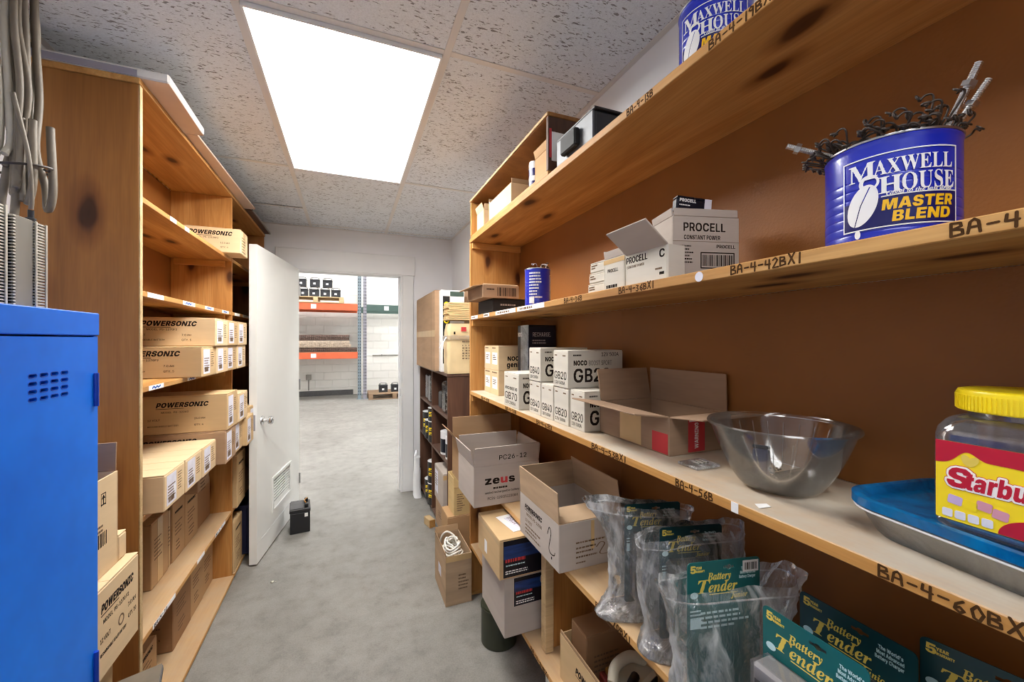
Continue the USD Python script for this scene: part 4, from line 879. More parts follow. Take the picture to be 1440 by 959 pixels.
# ------------------------------------------------------------------ coffee cans
def wrap(poly, r, z0, a0, t=.0004, maxe=.008):
    """a flat print bent round a can: x runs along the circumference, centred on angle a0"""
    m = extr(poly, t)
    v, f = trimesh.remesh.subdivide_to_size(m.vertices, m.faces, maxe, max_iter=12)
    ang = a0 + v[:, 0] / r
    rr = r + v[:, 2]
    return trimesh.Trimesh(np.c_[rr * np.cos(ang), rr * np.sin(ang), z0 + v[:, 1]], f, process=False)
def cen(g, x): return affinity.translate(g, x - (g.bounds[0] + g.bounds[2]) / 2, 0)
def coffee_can(label, x, y, z, r, h, a0, detail=True):
    t = thing('coffee_can', label, 'coffee can', (x, y, z))
    prof = [(0, .003), (r - .004, .003), (r - .002, 0), (r, .002), (r, .006)]
    n = 7
    for k in range(n):
        zz = h * (.10 + .62 * k / n); prof += [(r - .0004, zz), (r - .0012, zz + h * .012), (r - .0004, zz + h * .024)]
    prof += [(r - .0004, h - .008), (r, h - .005), (r + .0008, h - .002), (r, h), (r - .002, h - .001), (r - .002, .006), (0, .006)]
    part(t, 'body', lathe(prof, 48), 'can_blue', smooth=30)
    part(t, 'rim', lathe([(r - .0025, h + .0002), (r + .0010, h + .0002), (r + .0014, h + .0016), (r + .0010, h + .003), (r - .0025, h + .003)], 48), 'zinc', smooth=40)
    R0 = r + .0002
    k = h / .165
    W = 0.150 * k
    def mk(name, items, mat, lift=0.0): part(t, name, [wrap(g, R0 + lift, v, a0) for g, v in items], mat)
    fr = sbox(-W / 2, 0, W / 2, .118 * k).difference(sbox(-W / 2 + .0016, .0016, W / 2 - .0016, .118 * k - .0016))
    ln = sbox(-W / 2 + .052 * k, 0, W / 2, .0014)
    mk('frame_lines', [(fr, .022 * k), (ln, .070 * k)], 'can_white')
    mk('navy_panel', [(sbox(-W / 2 + .002, 0, W / 2 - .002, .045 * k), .0245 * k)], 'can_navy')
    m1 = T('M', .029 * k, 'serif'); m2 = T('AXWELL', .024 * k, 'serif', width=.098 * k)
    h1 = T('H', .027 * k, 'serif'); h2 = T('OUSE', .027 * k, 'serif', width=.068 * k)
    sl = lambda g: affinity.skew(g, 0, 6, origin=(0, 0))
    top = unary_union([affinity.translate(m1, -.066 * k, -.003 * k), affinity.translate(m2, -.032 * k, 0)])
    bot = unary_union([affinity.translate(h1, -.026 * k, 0), affinity.translate(h2, .001 * k, 0)])
    mk('brand_lettering', [(top, .106 * k), (bot, .0755 * k)], 'can_white', .0005)
    mk('slogan', [(cen(T('Good to the last drop', .0062 * k, 'italic', width=.082 * k), .024 * k), .0725 * k - .0105 * k + .0095 * k)], 'can_white', .0005) if detail else None
    ms = cen(T('MASTER', .0165 * k, 'black', .1, width=.088 * k), .022 * k); bl = cen(T('BLEND', .0165 * k, 'black', .1, width=.072 * k), .026 * k)
    mk('blend_lettering', [(ms, .0485 * k), (bl, .029 * k)], 'can_yellow', .0006)
    cup = Polygon(affinity.rotate(affinity.scale(Point(0, 0).buffer(1, 24), .019 * k, .034 * k), -18, origin=(0, 0)).exterior.coords)
    cup = unary_union([cup, affinity.translate(Point(0, 0).buffer(.013 * k).difference(Point(.001, 0).buffer(.0085 * k)), .009 * k, .035 * k), affinity.translate(affinity.scale(Point(0, 0).buffer(1), .004 * k, .007 * k), -.006 * k, -.046 * k)])
    cup = cup.difference(LineString([(.010 * k, .028 * k), (-.002 * k, 0), (-.010 * k, -.032 * k)]).buffer(.0008 * k))
    mk('cup_picture', [(affinity.translate(cup, -.047 * k, 0), .062 * k)], 'can_white', .0005)
    return t
can_r, can_h = .0745, .140
def facing(x, y, bias=0.0): return math.atan2(-y, -x) + bias
BCX, BCY = .738, .338
coffee_can('big blue coffee can full of black wire ties on the second shelf, nearest the viewer', BCX, BCY, Z2 + .0006, can_r, can_h, facing(BCX, BCY, .16))
TCX, TCY = .755, .656
coffee_can('blue coffee can on the top board, cut off by the upper picture edge', TCX, TCY, ZTOP + .0006, can_r, .162, facing(TCX, TCY, -.05))
SCX, SCY = .712, 1.474
coffee_can('small blue coffee can with ties at the far end of the second shelf', SCX, SCY, Z2 + .0006, .052, .150, facing(SCX, SCY, 2.5), False)
sc = stage.GetPrimAtPath('/World/coffee_can_002')
part(sc, 'printed_text', [wrap(affinity.translate(lines_poly(.055, 9, .006, .006, 5), -.030, 0), .0524, .135, facing(SCX, SCY, -.1)), wrap(sbox(-.030, .012, -.008, .034), .0524, .0, facing(SCX, SCY, -.1))], 'can_white')
q = random.Random(21)
def wire_tie(label, group, base, tip_dir, ln, mat='tie_black', r=.0016, hook=True):
    b = np.array(base, float); d = np.array(tip_dir, float); d /= np.linalg.norm(d)
    t = thing('wire_tie', label, 'wire tie', tuple(b), group=group)
    side = np.cross(d, (0, 0, 1)); side /= np.linalg.norm(side) + 1e-9
    m = d * ln * .5 + side * ln * q.uniform(-.12, .12)
    pts = [np.zeros(3), m, d * ln]
    if hook:
        pts += [d * ln + side * .008 + np.array([0, 0, .004]), d * ln * .98 + side * .016 - np.array([0, 0, .002])]
    P_ = smooth_path(pts, 5)
    part(t, 'twisted_wire', tube(P_, r, 6), mat, smooth=60)
    e = P_[-1]
    part(t, 'eye', mv(rot(trimesh.creation.torus(.0042, .0013, major_sections=12, minor_sections=6), q.uniform(0, 90), (1, 0, 0)), *(e + np.array([0, 0, .004]))), mat, smooth=60)
zr = Z2 + can_h
def tangle(name, label, x, y, r, z0, z1, n, mats):
    t = thing(name, label, 'wire ties', (x, y, z0), kind='stuff')
    ms = []
    for k in range(n):
        zz = (z1 - z0) * (k / n) ** .5
        a0 = q.uniform(0, 6.28); rr = r * q.uniform(.35, .95)
        pts = []
        for j in range(5):
            a_ = a0 + j * q.uniform(.35, .7); pts.append((rr * math.cos(a_), rr * math.sin(a_), min(zz + q.uniform(-.008, .012) * (1 if j else 0) + .004, z1 - z0 + .012)))
            rr = min(r * .95, max(.005, rr + r * q.uniform(-.5, .4)))
        ms.append(tube(smooth_path(pts, 4), .0017, 5))
    part(t, 'wires', ms, mats, smooth=60)
tangle('wire_tie_tangle', 'tangle of black wire ties filling the big blue coffee can', BCX, BCY, can_r - .006, Z2 + .018, zr + .004, 150, 'tie_black')
tangle('wire_tie_tangle', 'tangle of wire ties filling the small blue coffee can', SCX, SCY, .044, Z2 + .018, Z2 + .140, 50, 'tie_black')
for k in range(96):
    a = q.uniform(0, 2 * np.pi); rr = can_r * .80 * math.sqrt(q.random())
    tall = k in (3, 11, 17, 23, 35, 52)
    if k % 2: rr = can_r * q.uniform(.6, .82)
    bx_, by_ = BCX + rr * math.cos(a), BCY + rr * math.sin(a)
    lean = q.uniform(.1, .5) if tall else q.uniform(.5, 1.8)
    dx_ = (math.cos(a) * lean + q.uniform(-.5, .5), math.sin(a) * lean + q.uniform(-.5, .5), 1)
    if k % 5 == 0: dx_ = (-.75 + q.uniform(-.3, .3), .55 + q.uniform(-.4, .3), .35)
    wire_tie('black wire tie with a looped end sticking out of the big blue coffee can', 'black wire ties in the big coffee can', (bx_, by_, zr - .006), dx_, q.uniform(.05, .066) if tall else q.uniform(.024, .048), r=.0013)
for k in range(9):
    a = q.uniform(0, 2 * np.pi); rr = .034 * math.sqrt(q.random())
    wire_tie('thin wire tie sticking out of the small blue coffee can', 'wire ties in the small coffee can', (SCX + rr * math.cos(a), SCY + rr * math.sin(a), Z2 + .142), (math.cos(a) * .5, math.sin(a) * .5, 1), q.uniform(.02, .045), 'zinc' if k % 2 else 'tie_black', .0010)
def threaded_rod(label, p0, p1, r, nut_at):
    p0, p1 = np.array(p0, float), np.array(p1, float); d = (p1 - p0) / np.linalg.norm(p1 - p0)
    t = thing('threaded_rod', label, 'threaded rod', tuple(p0))
    L = np.linalg.norm(p1 - p0)
    n = int(L / .0025); s = np.linspace(0, 1, 2 * n)
    part(t, 'rod', tube(np.outer(s, p1 - p0), [r if i % 2 else r * .90 for i in range(2 * n)], 10), 'zinc')
    c = nut_at * L * d
    u = np.cross(d, (0, 0, 1)); u /= np.linalg.norm(u)
    hexa = extr(Polygon([(math.cos(i * math.pi / 3) * r * 1.9, math.sin(i * math.pi / 3) * r * 1.9) for i in range(6)]).difference(Point(0, 0).buffer(r * 1.02, 6)), .007)
    part(t, 'nut', placed(hexa, c, u, np.cross(d, u)), 'steel')
bz = zr - .004
threaded_rod('zinc threaded rod with a nut leaning out of the left of the big coffee can', (.712, .375, bz + .006), (.655, .432, zr + .040), .0042, .78)
threaded_rod('longest zinc threaded rod standing up out of the big coffee can', (.766, .296, bz), (.785, .262, zr + .100), .0046, .72)
threaded_rod('darker zinc threaded rod behind the longest one in the big coffee can', (.780, .300, bz), (.812, .262, zr + .084), .0042, .62)
threaded_rod('short zinc threaded rod beside the two long ones in the big coffee can', (.785, .312, bz), (.812, .284, zr + .050), .0042, .65)

# ------------------------------------------------------------------ second shelf: cartons
za = Z2 + .0006
carton('dark_carton', 'low black carton at the far end of the second shelf, under a brown tray', 'carton', .655, .86, 1.86, 2.10, za, za + .072, 'brown', 0)
dk = stage.GetPrimAtPath('/World/dark_carton')
for c in dk.GetChildren(): UsdShade.MaterialBindingAPI.Apply(c).Bind(MAT['black_matte'])
print_on(dk, (.205, .24, .072), 'near', [(lines_poly(.12, 1, .008, .006, 3), .04, .045, 'grey_case')])
zc = za + .0728
open_carton('carton_tray', 'shallow brown carton tray with printed bars on the black carton', 'carton', .600, .79, 1.85, 2.12, zc, zc + .062, {'left': (.05, 100), 'near': (.012, -60)}, 'dull', 'inner', prints=[('near', [(barcode(.10, .042, 30, 9), .075, .010, 'ink'), (lines_poly(.04, 1, .006, .004, 2), .02, .045, 'ink')])])
open_carton('carton', 'big open battery carton with bold lettering on the second shelf beside the large coffee can', 'carton', .781 - .0825, .781 + .0825, .739 - .05, .739 + .05, za, za + .152, {'far': (.02, 20), 'left': (.018, 12), 'right': (.012, -20), 'near': (.018, -2)}, 'grey', rz=-15,
            prints=[('near', [(T('PROCELL', .019, 'bold', width=.104), .026, .118, 'ink'), (T('CONSTANT POWER', .0095, 'bold', width=.090), .027, .099, 'ink'), (lines_poly(.05, 6, .003, .0045, 7), .008, .085, 'ink'), (T('PROCELL', .0075, 'bold'), .108, .080, 'ink'),
                              (sbox(0, 0, .085, .038).difference(sbox(.0025, .0025, .0825, .0355)), .068, .032, 'ink'), (barcode(.076, .026, 34, 12), .0725, .038, 'ink'), (R(.165, .0008), 0, .094, 'ink_soft')])])
open_carton('carton', 'low open pale battery carton marked C, flap tilted over the aisle', 'carton', .640, .687, .675, .820, za, za + .075, {'left': (.078, 52)}, 'white', 'grey',
            prints=[('left', [(T('PROCELL', .015, 'bold', width=.075), .004, .054, 'ink'), (T('CONSTANT POWER', .006, 'reg', width=.062), .006, .042, 'ink_soft'), (T('C', .018, 'bold'), .118, .050, 'ink'), (R(.014, .006), .118, .012, 'ink'), (lines_poly(.03, 1, .004, .003, 4), .105, .028, 'ink_soft')])])
open_carton('carton', 'small pale battery carton with packing tape beside the tilted flap', 'carton', .642, .70, .826, .915, za, za + .082, {'left': (.02, 10), 'far': (.025, 15)}, 'white', 'grey',
            prints=[('left', [(T('PROCELL', .009, 'bold', width=.045), .018, .045, 'ink'), (lines_poly(.06, 1, .008, .004, 9), .012, .012, 'ink'), (R(.088, .012), .0005, .068, 'tape')])])
for k in range(3):
    carton('battery_box', f'flat pale battery box, {["lowest", "middle", "topmost"][k]} of three stacked at the far end of the bold-lettered cartons', 'box', .66 + .002 * k, .76, .935, 1.022 - .003 * k, za + k * .0312, za + k * .0312 + .030, 'white', 0, 'three stacked flat battery boxes', [('left', [(lines_poly(.03, 2, .004, .003, k), .008, .022, 'ink_soft')])])
bt = carton('battery_box', 'small black battery box with white lettering lying on the big open carton', 'box', .742 - .045, .742 + .045, .69 - .012, .69 + .012, za + .190, za + .226, 'white', -15, None, ch=.004)[0]
bt.GetAttribute('xformOp:translate').Set(Gf.Vec3d(.768, .735, za + .172)); bt.GetAttribute('xformOp:rotateXYZ').Set(Gf.Vec3f(0, 5, -15))
for c in list(bt.GetChildren()): UsdShade.MaterialBindingAPI.Apply(c).Bind(MAT['panel_black'])
print_on(bt, (.09, .024, .036), 'near', [(T('PROCELL', .008, 'black', width=.042), .006, .022, 'paper'), (lines_poly(.04, 1, .003, .003, 3), .006, .016, 'paper'), (R(.018, .034), .070, .001, 'paper_lilac')])

# ------------------------------------------------------------------ counter: boxes
za = Z3 + .0006
GN = 'four charger boxes stacked two by two at the far end of the counter'
for r in range(2):
    for c in range(2):
        y0 = 1.908 + c * .113
        carton('charger_box', f'tan charger box, {["lower", "upper"][r]} {["near", "far"][c]} one of four stacked at the far end of the counter', 'box', .702, .925, y0, y0 + .111, za + r * .1272, za + r * .1272 + .1265, 'tan_light', 0, GN,
               [('near', [(T('NOCO', .022, 'black', width=.085), .050, .050, 'ink'), (T('genius', .026, 'black', width=.105), .046, .017, 'ink')])] * (c == 0) + [('left', [(R(.075, .062), .018, .030, 'paper'), (lines_poly(.05, 3, .004, .006, r + c), .03, .078, 'ink_soft', .0007), (lines_poly(.08, 1, .006, .003, r), .015, .118, 'ink_soft')])], ch=.0015)
GB = 'pale jump starter boxes in a row on the counter'
def gbox(label, x0, x1, y0, y1, z0, z1, code, brand=True, mat='white', volts='12V 500A', big=True):
    w, d, h = x1 - x0, y1 - y0, z1 - z0
    L = [(T(code, h * .20, 'reg', width=d * .82), d * .08, h * .22, 'ink'), (T(volts, h * .085, 'reg', width=d * .7), d * .10, h * .08, 'ink'), (lines_poly(d * .25, 1, .004, .003, 1), d * .1, h * .88, 'ink_soft'), (lines_poly(d * .2, 1, .004, .003, 2), d * .65, h * .87, 'ink_soft')]
    if code == 'GB70': L.append((T('NOCO BOOST HD', h * .085, 'bold', width=d * .8), d * .1, h * .50, 'ink'))
    N = [(T('NOCO', h * .13, 'black', width=w * .235), w * .10, h * .60, 'ink'), (T(code, h * .36, 'bold', width=w * .66), w * .10, h * .15, 'ink'), (lines_poly(w * .2, 1, h * .04, .004, 7), w * .09, h * .89, 'ink')]
    if brand: N += [(T('BOOST SPORT', h * .12, 'light', width=w * .42), w * .37, h * .60, 'ink'), (T(volts, h * .10, 'reg', width=w * .32), w * .60, h * .84, 'ink')]
    return carton('starter_box', label, 'box', x0, x1, y0, y1, z0, z1, mat, 0, GB, [('left', L), ('near', N)], ch=.0012)
gbox('large jump starter box marked GB70 on the counter, standing before the tan charger boxes', .636, .84, 1.492, 1.655, za, za + .146, 'GB70', volts='12V 2000A')
gbox('lower GB40 jump starter box, with another GB40 box on top', .664, .87, 1.348, 1.448, za, za + .127, 'GB40', volts='12V 1000A')
gbox('upper GB40 jump starter box stacked on the other GB40 boxes', .662, .868, 1.345, 1.446, za + .1274, za + .2545, 'GB40', volts='12V 1000A')
gbox('single GB40 jump starter box with nothing on it, between stacks', .664, .87, 1.250, 1.342, za, za + .124, 'GB40', volts='12V 1000A')
gbox('lower GB20 jump starter box carrying the long GB20 box', .666, .872, 1.147, 1.245, za, za + .124, 'GB20')
gbox('GB20 jump starter box on top of its row, wide lettered side in view', .664, .882, 1.146, 1.246, za + .1244, za + .2495, 'GB20')
gbox('GB20 jump starter box next to the torn open carton', .670, .872, 1.056, 1.140, za, za + .125, 'GB20')
zz = za
t, dm = carton('dark_carton', 'tall black charger carton in shrink wrap behind the tan charger boxes', 'carton', .775, .920, 1.70, 1.83, za, za + .355, 'brown', 0, None, seam=False)
for c in t.GetChildren(): UsdShade.MaterialBindingAPI.Apply(c).Bind(MAT['panel_black'])
print_on(t, dm, 'near', [(T('RECHARGE.', .020, 'bold', width=.095), .022, .30, 'grey_case'), (lines_poly(.10, 2, .006, .006, 3), .02, .285, 'grey_case')]); print_on(t, dm, 'left', [(T('NOCO', .020, 'black', width=.05), .006, .30, 'paper')])
part(t, 'shrink_wrap', bx(-dm[0] / 2 - .003, -dm[0] / 2 + .001, -dm[1] / 2 - .001, .02, .002, dm[2], .0015), 'shrink_wrap')
# torn open carton on the counter
open_carton('carton', 'wide torn open carton with a red warning strip and flaps spread on the counter', 'carton', .722, .922, .758, 1.050, za, za + .094, {'left': (.105, 82), 'far': (.10, 12), 'right': (.10, -2), 'near': (.10, 84)}, 'torn', 'torn',
            prints=[('near', [(R(.055, .088), .060, .004, 'ink_red'), (R(.049, .008), .063, .080, 'paper', .0007), (affinity.rotate(T('WARNING', .012, 'bold', width=.065), 90, origin=(0, 0)), .093, .012, 'paper', .0007)]), ('left', [(R(.055, .05), .232, .003, 'ink_red'), (R(.09, .086), .10, .004, 'tape')])])
t = thing('plastic_sachet', 'small clear plastic sachet with parts lying in front of the bowl', 'sachet', (.735, .682, za))
part(t, 'film', bx(-.035, .035, -.028, .028, 0, .006, .003), 'poly_bag'); part(t, 'contents', [bx(-.012 + k * .012, -.006 + k * .012, -.012, .012, .0062, .0092, .001) for k in range(3)], 'grey_metal')
t = thing('paper_scrap', 'torn scrap of white paper on the counter edge near the bowl', 'paper scrap', (.655, .475, za))
part(t, 'paper', extr(Polygon([(-.014, -.006), (.01, -.01), (.016, .002), (-.004, .009)]), .0006), 'paper')

# ------------------------------------------------------------------ clear bowl
BX, BY = .770, .523
t = thing('plastic_bowl', 'large clear plastic bowl standing on the counter', 'bowl', (BX, BY, za))
def bowl_r(z): return .056 + (.119 - .056) * (z / .118) ** .62
zs = np.linspace(0, .118, 18)
prof = [(0, 0), (.050, 0)] + [(bowl_r(z), z + .0015 * (z == 0)) for z in zs] + [(.124, .119), (.1255, .122), (.124, .125), (.119, .1235)] + [(bowl_r(z) - .0024, z) for z in zs[::-1][:-1]] + [(.048, .0035), (0, .0035)]
part(t, 'shell', lathe(prof, 72), 'clear_plastic', smooth=40)
part(t, 'ribs', [tube([((bowl_r(z) - .0036) * math.cos(a), (bowl_r(z) - .0036) * math.sin(a), z + .002) for z in np.linspace(.02, .105, 7)], .0011, 5) for a in np.linspace(0, 2 * np.pi, 24, endpoint=False)], 'clear_plastic', kind='stuff')
t = thing('dark_grit', 'dark dusty grit lying in the bottom of the clear bowl', 'grit', (BX, BY, za + .0045), kind='stuff')
q = random.Random(3)
part(t, 'grit', [mv(rot(bx(-.002, .002, -.0015, .0015, 0, .0025, .0005), q.uniform(0, 180)), (.004 + .058 * math.sqrt(u_)) * math.cos(v_), (.004 + .058 * math.sqrt(u_)) * math.sin(v_), .0005 + max(0, (.004 + .058 * math.sqrt(u_) - .047) * .9) + q.uniform(0, .002)) for u_, v_ in [(q.random(), q.uniform(0, 6.28)) for _ in range(420)]], 'dust_dark')
t = thing('small_box', 'small dark blue box lying inside the clear bowl', 'box', (BX - .012, BY + .028, za + .012), 30, ry=12)
part(t, 'body', bx(-.022, .022, -.013, .013, 0, .055, .003), 'navy_plastic'); part(t, 'lid', bx(-.0225, .0225, -.0135, .0135, .0553, .062, .002), 'panel_black')
t = thing('black_clip', 'black plastic clip lying in the clear bowl beside the small box', 'clip', (BX + .02, BY - .012, za + .010), -20, ry=-10)
part(t, 'body', bx(-.030, .030, -.010, .010, 0, .022, .004), 'black_plastic'); part(t, 'jaw', bx(-.034, -.0305, -.008, .008, .004, .018, .002), 'grey_metal')

# ------------------------------------------------------------------ tray, lid and sweets jar
def rrect(w, d, r): return sbox(-w / 2 + r, -d / 2 + r, w / 2 - r, d / 2 - r).buffer(r, 10)
def loft(rings, cap0=True, cap1=True):
    """rings: equal-length (n,3) loops, outside surface"""
    n = len(rings[0]); V = np.vstack(rings); F = []
    for i in range(len(rings) - 1):
        for j in range(n):
            a, b = i * n + j, i * n + (j + 1) % n
            F += [(a, b, b + n), (a, b + n, a + n)]
    if cap0: V = np.vstack([V, rings[0].mean(0)[None]]); c = len(V) - 1; F += [(c, (j + 1) % n, j) for j in range(n)]
    if cap1: V = np.vstack([V, rings[-1].mean(0)[None]]); c = len(V) - 1; o = (len(rings) - 1) * n; F += [(c, o + j, o + (j + 1) % n) for j in range(n)]
    return trimesh.Trimesh(V, F, process=False)
def rring(w, d, r, z, n=12, fl=0.0, k=0):
    pts = []
    for cx, cy, a0 in ((w / 2 - r, d / 2 - r, 0), (-w / 2 + r, d / 2 - r, 90), (-w / 2 + r, -d / 2 + r, 180), (w / 2 - r, -d / 2 + r, 270)):
        for a in np.linspace(0, 90, n):
            t_ = math.radians(a0 + a); pts.append((cx + r * math.cos(t_), cy + r * math.sin(t_), z))
    return np.array(pts)
TRX, TRY = .788, .205
tray = thing('plastic_tray', 'clear fluted plastic food tray on the counter under a blue lid', 'tray', (TRX, TRY, za), -9)
tw, td = .238, .330
def fl(ring, amp, z):
    out = ring.copy()
    for i, p in enumerate(out):
        s = math.sin(math.atan2(p[1] * .66, p[0]) * 22)
        out[i, :2] *= 1 + amp * s
    return out
w0, d0 = tw - .050, td - .050
rings = [rring(w0, d0, .045, 0, 40), fl(rring(w0 + .006, d0 + .006, .046, .004, 40), .006, 0), fl(rring(w0 + .026, d0 + .026, .050, .026, 40), .010, 0), rring(tw - .010, td - .010, .055, .038, 40), rring(tw, td, .058, .0385, 40), rring(tw, td, .058, .0405, 40), rring(tw - .012, td - .012, .054, .0405, 40), fl(rring(w0 + .020, d0 + .020, .048, .026, 40), .010, 0), rring(w0, d0, .044, .006, 40)]
part(tray, 'shell', loft(rings), 'tray_clear', smooth=40)
part(tray, 'rolled_rim', tube(np.vstack([rring(tw - .001, td - .001, .058, .0385, 12), rring(tw - .001, td - .001, .058, .0385, 12)[:1]]), .0016, 6), 'sheet_white', smooth=60)
lid = thing('blue_lid', 'translucent bright blue plastic lid lying on the clear tray under the sweets jar', 'lid', (TRX, TRY, za + .0418), -9)
rings = [rring(tw - .012, td - .012, .054, .0, 12), rring(tw + .004, td + .004, .058, .001, 12), rring(tw + .004, td + .004, .058, .013, 12), rring(tw - .006, td - .006, .056, .015, 12), rring(tw - .018, td - .018, .052, .013, 12), rring(tw - .030, td - .030, .048, .004, 12), rring(tw - .032, td - .032, .047, .003, 12)]
part(lid, 'shell', loft(rings), 'blue_clear', smooth=35)
JX, JY, JZ = .764, .211, za + .0418 + .0048
jar = thing('sweets_jar', 'square clear plastic sweets jar with a yellow lid standing on the blue lid', 'jar', (JX, JY, JZ), -2)
jw = .134
R_ = lambda w, z: rring(w, w, w * .17, z, 8)
rings = [R_(jw - .012, 0), R_(jw - .003, .003), R_(jw, .010), R_(jw, .116), R_(jw - .004, .126), R_(jw - .016, .136), R_(jw - .026, .140), rring(.104, .104, .0519, .142, 8), rring(.104, .104, .0519, .148, 8)]
inn = [rring(.100, .100, .0499, .148, 8), rring(.100, .100, .0499, .141, 8), R_(jw - .030, .1385), R_(jw - .020, .134), R_(jw - .008, .124), R_(jw - .0036, .115), R_(jw - .0036, .011), R_(jw - .014, .004)]
part(jar, 'body', loft(rings + inn), 'jar_plastic', smooth=35)
yl = part(jar, 'lid', mv(lathe([(0, .0), (.058, 0), (.0615, .001), (.0622, .004), (.0622, .022), (.0605, .026), (.056, .0272), (.053, .0262), (0, .0262)], 72), 0, 0, .1486), 'yellow_plastic', smooth=30)
a = np.linspace(0, 2 * np.pi, 90, endpoint=False)
part(yl, 'grip_ridges', [bx(-.0006, .0006, -.0012, .0012, 0, .018, 0).apply_transform(trimesh.transformations.rotation_matrix(x, (0, 0, 1)) @ trimesh.transformations.translation_matrix((.0623, 0, 0))).apply_translation((0, 0, .151)) for x in a], 'yellow_plastic', kind='stuff')
lw, lh = .116, .098
o = np.array([-jw / 2 - .0003, lw / 2, .013]); xd, yd = np.array([0, -1., 0]), np.array([0, 0, 1.])
def jl(name, poly, mat, lift): return part(jar, name, placed(extr(poly, .0004), o + np.array([-lift, 0, 0]), xd, yd), mat)
jl('label', rrect(lw, lh, .002).buffer(0) if False else affinity.translate(rrect(lw, lh, .002), lw / 2, lh / 2), 'label_yellow', 0)
wave = [(x, .076 - .006 * math.cos(x * 40) + .014 * math.exp(-((x - .028) / .012) ** 2) - .010 * max(0, (x - .05) / .066)) for x in np.linspace(0, lw, 60)]
jl('red_band', Polygon(wave + [(lw, lh), (0, lh)]), 'label_red', .0005)
tx = unary_union([T('S', .024, 'black', .12), affinity.translate(T('tarburst', .021, 'black', .12, width=.076), .0165, 0)])
jl('lettering_glow', affinity.translate(tx.buffer(.0028), .010, .0425), 'label_red', .0005); jl('lettering_edge', affinity.translate(tx.buffer(.0022), .010, .0425), 'paper', .0009); jl('lettering', affinity.translate(tx, .010, .0425), 'label_red', .0013)
jl('red_corner', affinity.scale(Point(.090, .0).buffer(1, 24), .036, .024, origin=(.090, 0)).intersection(sbox(.04, .0005, lw - .001, .03)), 'label_red', .0005)
for k, (x, y, m) in enumerate(((.018, .026, 'candy_lilac'), (.031, .024, 'yellow_plastic'), (.043, .027, 'candy_pink'), (.056, .022, 'candy_pink'))): jl('printed_sweet', affinity.rotate(affinity.translate(rrect(.013, .011, .002), x, y), -8), m, .0006)
jl('facts_panel', unary_union([affinity.translate(rrect(.0095, .010, .002), .011 + k * .0115, .0085) for k in range(4)]), 'paper_lilac', .0006)
jl('leaf_print', unary_union([affinity.rotate(affinity.scale(Point(.030, .078).buffer(1), .004, .007), s, origin=(.030, .072)) for s in (-35, 20)]), 'print_gold', .0005)

# ------------------------------------------------------------------ lower shelves of the right unit
zl, zb5 = Z4 + .0006, Z5 + .0006
zt_, zd = open_carton('carton', 'open grey carton with bold four-letter name in black and red on the lower shelf', 'carton', .492, .80, 1.640, 1.90, zl, zl + .172, {'near': (.082, 4), 'left': (.075, 12), 'right': (.075, 6), 'far': (.082, 1)}, 'grey', 'grey',
            prints=[('near', [(T('z', .034, 'black', width=.030), .050, .092, 'ink'), (T('e', .034, 'black', width=.032), .085, .092, 'ink'), (T('u', .034, 'black', width=.032), .122, .092, 'ink_red'), (T('s', .034, 'black', width=.030), .159, .092, 'ink'),
                              (lines_poly(.07, 1, .008, .004, 6), .088, .078, 'ink'), (T('sealed rechargeable battery', .009, 'reg', width=.16), .050, .052, 'ink'), (T('PC26-1200/S1220AH', .011, 'reg', width=.14), .062, .026, 'ink')])])
fl0 = [c for c in zt_.GetChildren() if c.GetName() == 'flap'][0]
pc = placed(extr(T('PC26-12', .020, 'reg', width=.13), .0006), (-.04, 0, .022), (1, 0, 0), (0, 0, 1)); rot(pc, 4, (1, 0, 0)); mv(pc, 0, -zd[1] / 2 - .0003, zd[2] + .0006)
part(fl0, 'printed_text', pc, 'ink')
open_carton('carton', 'open brown carton with a raised flap behind the lettered grey one on the lower shelf', 'carton', .515, .86, 1.935, 2.120, zl, zl + .20, {'far': (.10, 4), 'left': (.09, 40)}, 'brown', 'inner')
# two stacked boxes with dark solar stickers, on the base board
def solar(t, w, d, h, y0, ph, x0=.012):
    items = [(R(w * .74, ph), x0, y0, 'panel_black'), (R(w * .72, ph * .36), x0 + .002, y0 + ph * .50, 'panel_blue', .0004), (lines_poly(w * .40, 1, ph * .09, .01, 4), x0 + .008, y0 + ph * .50, 'ink_red', .0008), (lines_poly(w * .34, 1, ph * .035, .01, 9), x0 + .010, y0 + ph * .34, 'print_cyan', .0008),
             (lines_poly(w * .36, 2, .004, .004, 5), x0 + .008, y0 + ph * .18, 'paper', .0008), (rrect(w * .26, ph * .26, .008).buffer(.0015), x0 + w * .58, y0 + ph * .76, 'paper', .0005), (rrect(w * .26, ph * .26, .008), x0 + w * .58, y0 + ph * .76, 'panel_black', .0009), (rrect(w * .115, ph * .20, .004), x0 + w * .51, y0 + ph * .76, 'ink_red', .0013), (LineString([(-.012, -.010), (-.002, -.004), (.002, .006), (.012, .010)]).buffer(.002), x0 + w * .585, y0 + ph * .76, 'paper', .0017)]
    print_on(t, (w, d, h), 'near', items)
GSO = 'two stacked cartons with dark printed stickers under the lower shelf'
lo, dl = carton('carton', 'lower of two stacked cartons with dark printed stickers, jutting out under the lower shelf', 'carton', .548, .80, 1.424, 1.70, zb5, zb5 + .236, 'grey', 0, GSO)
solar(lo, *dl, .115, .108, .040)
up, du = carton('carton', 'upper of two stacked cartons with dark printed stickers, white papers on its top', 'carton', .522, .82, 1.408, 1.675, zb5 + .2366, zb5 + .388, 'tan', 0, GSO)
solar(up, *du, .006, .138, .016)
print_on(up, du, 'left', [(R(.03, .05), .09, .03, 'paper'), (R(.26, .02), .003, .128, 'tape')])
t = thing('paper_sheets', 'white printed papers lying on the upper stickered carton', 'papers', (.665, 1.535, zb5 + .389), 8)
